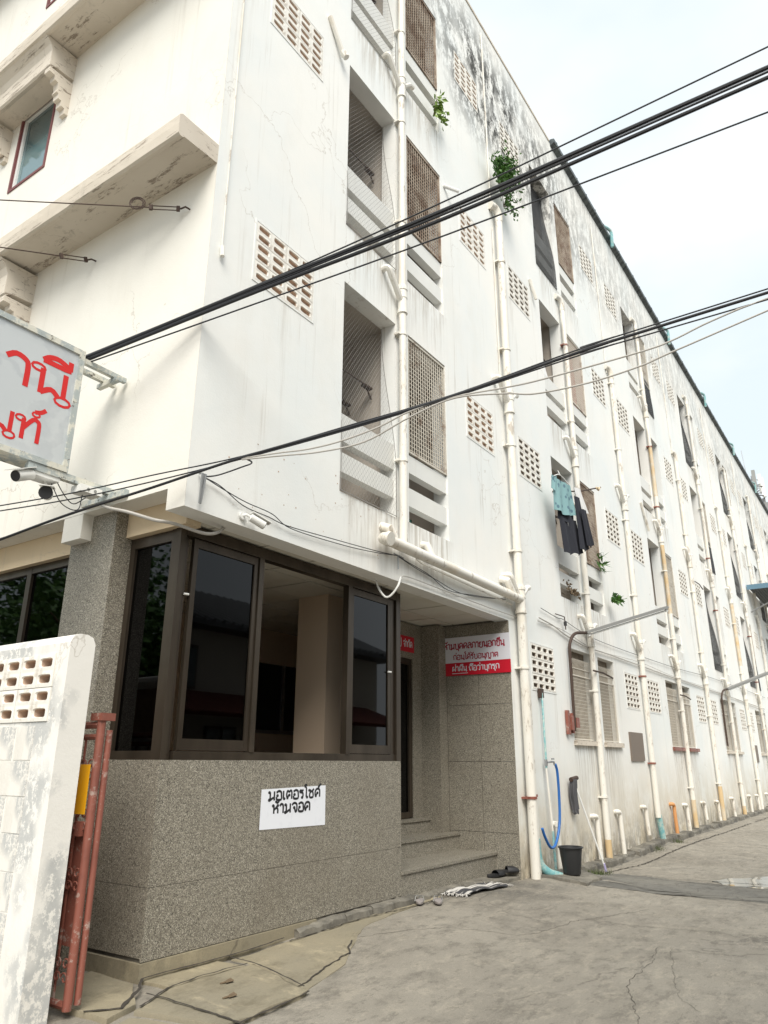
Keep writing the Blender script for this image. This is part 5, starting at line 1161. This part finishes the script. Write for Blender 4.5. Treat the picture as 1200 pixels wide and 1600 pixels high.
bz = hgt(5.95, -.36)+.035
t = thing('bucket', 'black plastic bucket standing on the mortar pad by the corner pipe', 'bucket', (6.06, -.36, bz))
MB().lathe((6.06, -.36, bz), [(.0, .0), (.098, 0), (.103, .012), (.138, .285), (.150, .288), (.152, .30), (.146, .305), (.136, .30), (.132, .28), (.097, .02), (0, .018)], 28).build('body', 'bucket', t, (6.06, -.36, bz))
MB().tube([(6.06+.150*math.cos(a*.2), -.36-.150*math.sin(a*.2), bz+.285-.0*math.sin(a*.2)+.012*math.sin(a*.2)) for a in range(17)], .004, 5).build('handle', 'black', t, (6.06, -.36, bz))
def shoe(name, parent, c, ang, L_, W_, m, strap, o, h=.022):
    c = Vector(c); d = Vector((math.cos(ang), math.sin(ang), 0)); s_ = Vector((-d.y, d.x, 0)); mb = MB(); n = 24; outl = []
    for i in range(n):
        a = 2*math.pi*i/n; x = math.cos(a); w = math.sin(a)*(1-.18*(x < 0)*(-x))*(.82 if abs(x) < .45 else 1); outl.append((x*L_/2, w*W_/2))
    i0 = 0
    for k, (z, sc) in enumerate(((0, .95), (h*.5, 1), (h, .97))):
        mb.v += [tuple(c+d*x*sc+s_*y*sc+Vector((0, 0, z))) for x, y in outl]
    for k in range(2):
        for j in range(n): mb.f.append((k*n+j, k*n+(j+1) % n, (k+1)*n+(j+1) % n, (k+1)*n+j)); mb.sm.append(True)
    mb.f.append(tuple(2*n+j for j in range(n))); mb.sm.append(False); mb.f.append(tuple(reversed(range(n)))); mb.sm.append(False)
    mb.build('sole', m, parent, o)
    if strap == 'thong':
        q = MB(); toe = c+d*L_*.25+Vector((0, 0, h))
        for sg in (1, -1): q.tube(cat_rom([toe, toe+Vector((0, 0, .02)), c+s_*sg*W_*.34+Vector((0, 0, h+.035)), c-d*L_*.12+s_*sg*W_*.47+Vector((0, 0, h*.6))], 3), .0035, 6)
        q.build('strap', 'lamp' if m != 'black' else 'black', parent, o)
    else:
        q = MB(); nn = 9
        for i in range(nn+1):
            a = math.pi*i/nn
            for x, hh in ((.42, .5), (.28, .9), (.06, 1), (-.04, .95)): q.v.append(tuple(c+d*L_*x+s_*math.cos(a)*W_*.5*(1 if x < .3 else .72)+Vector((0, 0, h*.5+.055*hh*math.sin(a)))))
        for i in range(nn):
            for j in range(3): q.f.append((i*4+j, i*4+j+1, (i+1)*4+j+1, (i+1)*4+j)); q.sm.append(True)
        q.build('upper', m, parent, o)
z = hgt(3.45, .08)+.012
t = thing('flip_flops', 'pair of pale flip flops on the concrete in front of the steps', 'sandals', (3.45, .08, z))
M['sole'] = mat('grey_sole', (.30, .27, .26), .7)
shoe('a', t, (3.42, .17, z), .55, .25, .095, 'sole', 'thong', (3.45, .08, z)); shoe('b', t, (3.53, .03, z), .62, .25, .095, 'sole', 'thong', (3.45, .08, z))
z = hgt(5.2, .16)+.05
t = thing('clogs', 'pair of black rubber clogs, one resting on the other, beside the lowest step', 'shoes', (5.2, .12, z))
shoe('a', t, (5.14, .20, z), -.25, .30, .115, 'black', 'clog', (5.2, .12, z), .03); shoe('b', t, (5.30, .13, z+.03), -.75, .30, .115, 'black', 'clog', (5.2, .12, z), .03)
t = thing('rug', 'crumpled rag rug with black and white stripes below the steps', 'rug', (4.3, .15, .14))
def rugp(s_, q): # s along 0..1 (long), q across 0..1
    u = 3.92+s_*.82+.1*q; v = .27-.33*q+.03*math.sin(s_*5)-.12*s_*0
    return Vector((u, v, hn(u, v)+.014+.012*math.sin(q*26+s_*3)*(.6+.4*math.sin(s_*7))+.012*abs(math.sin(s_*9+q*4))))
nb = 11
for i in range(nb):
    mb = MB(); a, b = i/nb, (i+1)/nb; n = 30
    for j in range(n+1):
        for q in (a, (a+b)/2, b): mb.v.append(tuple(rugp(j/n, q)))
    for j in range(n):
        for q in range(2): mb.f.append((j*3+q, (j+1)*3+q, (j+1)*3+q+1, j*3+q+1)); mb.sm.append(True)
    o2 = mb.build('stripe', 'rugb' if i % 2 else 'ruga', t, (4.3, .15, .14), recalc=False)
    md = o2.modifiers.new('s', 'SOLIDIFY'); md.thickness = .008
rnd = random.Random(9)
for e in (0, 1):
    mb = MB()
    for i in range(60):
        p = rugp(e, rnd.random()); d = Vector(((1 if e else -1)*rnd.uniform(.03, .08), rnd.gauss(0, .02), -.008)); mb.tube([p, p+d*.5+Vector((0, 0, .01)), p+d], .003, 4)
    mb.build('fringe', 'rugb', t, (4.3, .15, .14))['kind'] = 'stuff'
# small litter
for i, (u, v, l) in enumerate(((.35, -.42, 'dead brown twig lying on the cracked slab'), (.52, -.22, 'small dry leaf on the cracked slab'))):
    z = hn(u, v)+.03; mb = MB().tube([(u-.05, v+.02, z), (u, v, z+.008), (u+.05, v+.01, z)], .006, 5); mb.face([(u-.03, v-.01, z+.004), (u+.03, v-.02, z+.006), (u+.05, v+.03, z+.012), (u, v+.02, z+.01)]); tag(mb.build('litter', 'stem', None, (u, v, z)), l, 'litter')

# ================================================================ NEIGHBOURS ACROSS THE ALLEY (seen in the glass)
def house(label, x0, x1, y1, h, roofm, wins, lower=None):
    t = thing('neighbour_house', label, 'house', ((x0+x1)/2, y1, 0)); o = ((x0+x1)/2, y1, 0); y0 = y1-6
    B((x0, y0, -.1), (x1, y1, h)).build('wall', 'hwall', t, o)
    rf = MB().prism([(y0-.6, h-.1), (y1+.6, h-.1), (y1+.6, h+.02), ((y0+y1)/2, h+1.6), (y0-.6, h+.02)], 0, x0-.4, x1+.4).build('roof', roofm, t, o)
    mb = MB(); n = int((x1-x0+.8)/.3)
    for i in range(n): x = x0-.4+i*.3; mb.tube([(x, y1+.62, h+.03), (x, (y0+y1)/2, h+1.63)], .05, 6)
    mb.build('ridges', roofm, rf, o)
    for (a, b, c, d) in wins:
        w = B((a, y1, c), (b, y1+.04, d)).build('window', 'bronze', t, o)
        for i in range(2): m_ = (b-a)/2; B((a+.05+i*m_, y1+.04, c+.06), (a+m_-.05+i*m_, y1+.05, d-.06)).build('pane', 'glassblue', w, o)
    if lower:
        l0, l1, lz = lower
        lr = MB().prism([(y1, lz+.55), (y1+1.6, lz), (y1+1.6, lz-.08), (y1, lz+.45)], 0, l0, l1).build('lower_roof', 'rooft', t, o)
        mb = MB()
        for j in range(5):
            for i in range(int((l1-l0)/.25)): x = l0+i*.25; yy = y1+.1+j*.32; zz = lz+.55-(yy-y1)*.344; mb.obox((x+.12, yy+.16, zz-.03), (1, 0, 0), (0, 1, -.344), (0, .344, 1), (.115, .17, .015))
        mb.build('roof_tiles', 'rooft', lr, o)['kind'] = 'stuff'
house('two storey white house across the alley, mirrored in the corner window', -6, 5.0, -8.5, 7.6, 'greyroof', [(-1.5, -.1, 5.0, 6.6), (1.2, 2.6, 5.0, 6.6), (-4.5, -3, 5, 6.6), (1.2, 2.6, .9, 2.4)], (-5.5, 4.5, 3.3))
house('lower house with a grey roof across the alley, mirrored in the right hand pane', 5.6, 16, -8.8, 4.5, 'greyroof', [(7, 8.6, 3.0, 4.0), (11, 12.6, 3.0, 4.0), (9, 10, .8, 2.2)], (5.8, 15.5, 2.4))

def tree(cx, cy, H, label, seed):
    t = thing('street_tree', label, 'tree', (cx, cy, 0)); rnd = random.Random(seed); o = (cx, cy, 0)
    mb = MB().tube([(cx, cy, -.05), (cx, cy+.1, H*.25), (cx+.1, cy, H*.6)], [.24, .19, .10], 10)
    cl = [Vector((rnd.gauss(cx, 1.3), rnd.gauss(cy, 1.3), rnd.gauss(H*.68, H*.15))) for _ in range(34)]
    for c in cl[:9]: mb.tube([(cx+.03, cy+.05, H*.35), (Vector((cx, cy, H*.45))+c)/2, c], [.08, .05, .02], 6)
    mb.build('trunk', 'stem', t, o); mb = MB()
    for i in range(9000):
        p = rnd.choice(cl)+Vector((rnd.gauss(0, .5), rnd.gauss(0, .5), rnd.gauss(0, .45))); d = Vector((rnd.gauss(0, 1), rnd.gauss(0, 1), rnd.gauss(-.2, .7))).normalized(); s_ = d.orthogonal().normalized()*.07; mb.face([p, p+d*.1+s_, p+d*.2, p+d*.1-s_])
    mb.build('crown', 'green', t, o, recalc=False)
tree(-8, 11.8, 6.2, 'nearer leafy tree across the street, mirrored in the narrow front pane', 2)
tree(-9, 16.6, 7.2, 'farther leafy tree across the street, mirrored in the left windows', 5)

o = B((3.5, 3.232, 2.0), (3.72, 3.237, 2.3)).build('wall_notice', 'paper', None, (3.6, 3.23, 2.0)); tag(o, 'small pale notice inside the lobby window behind the open pane', 'notice')
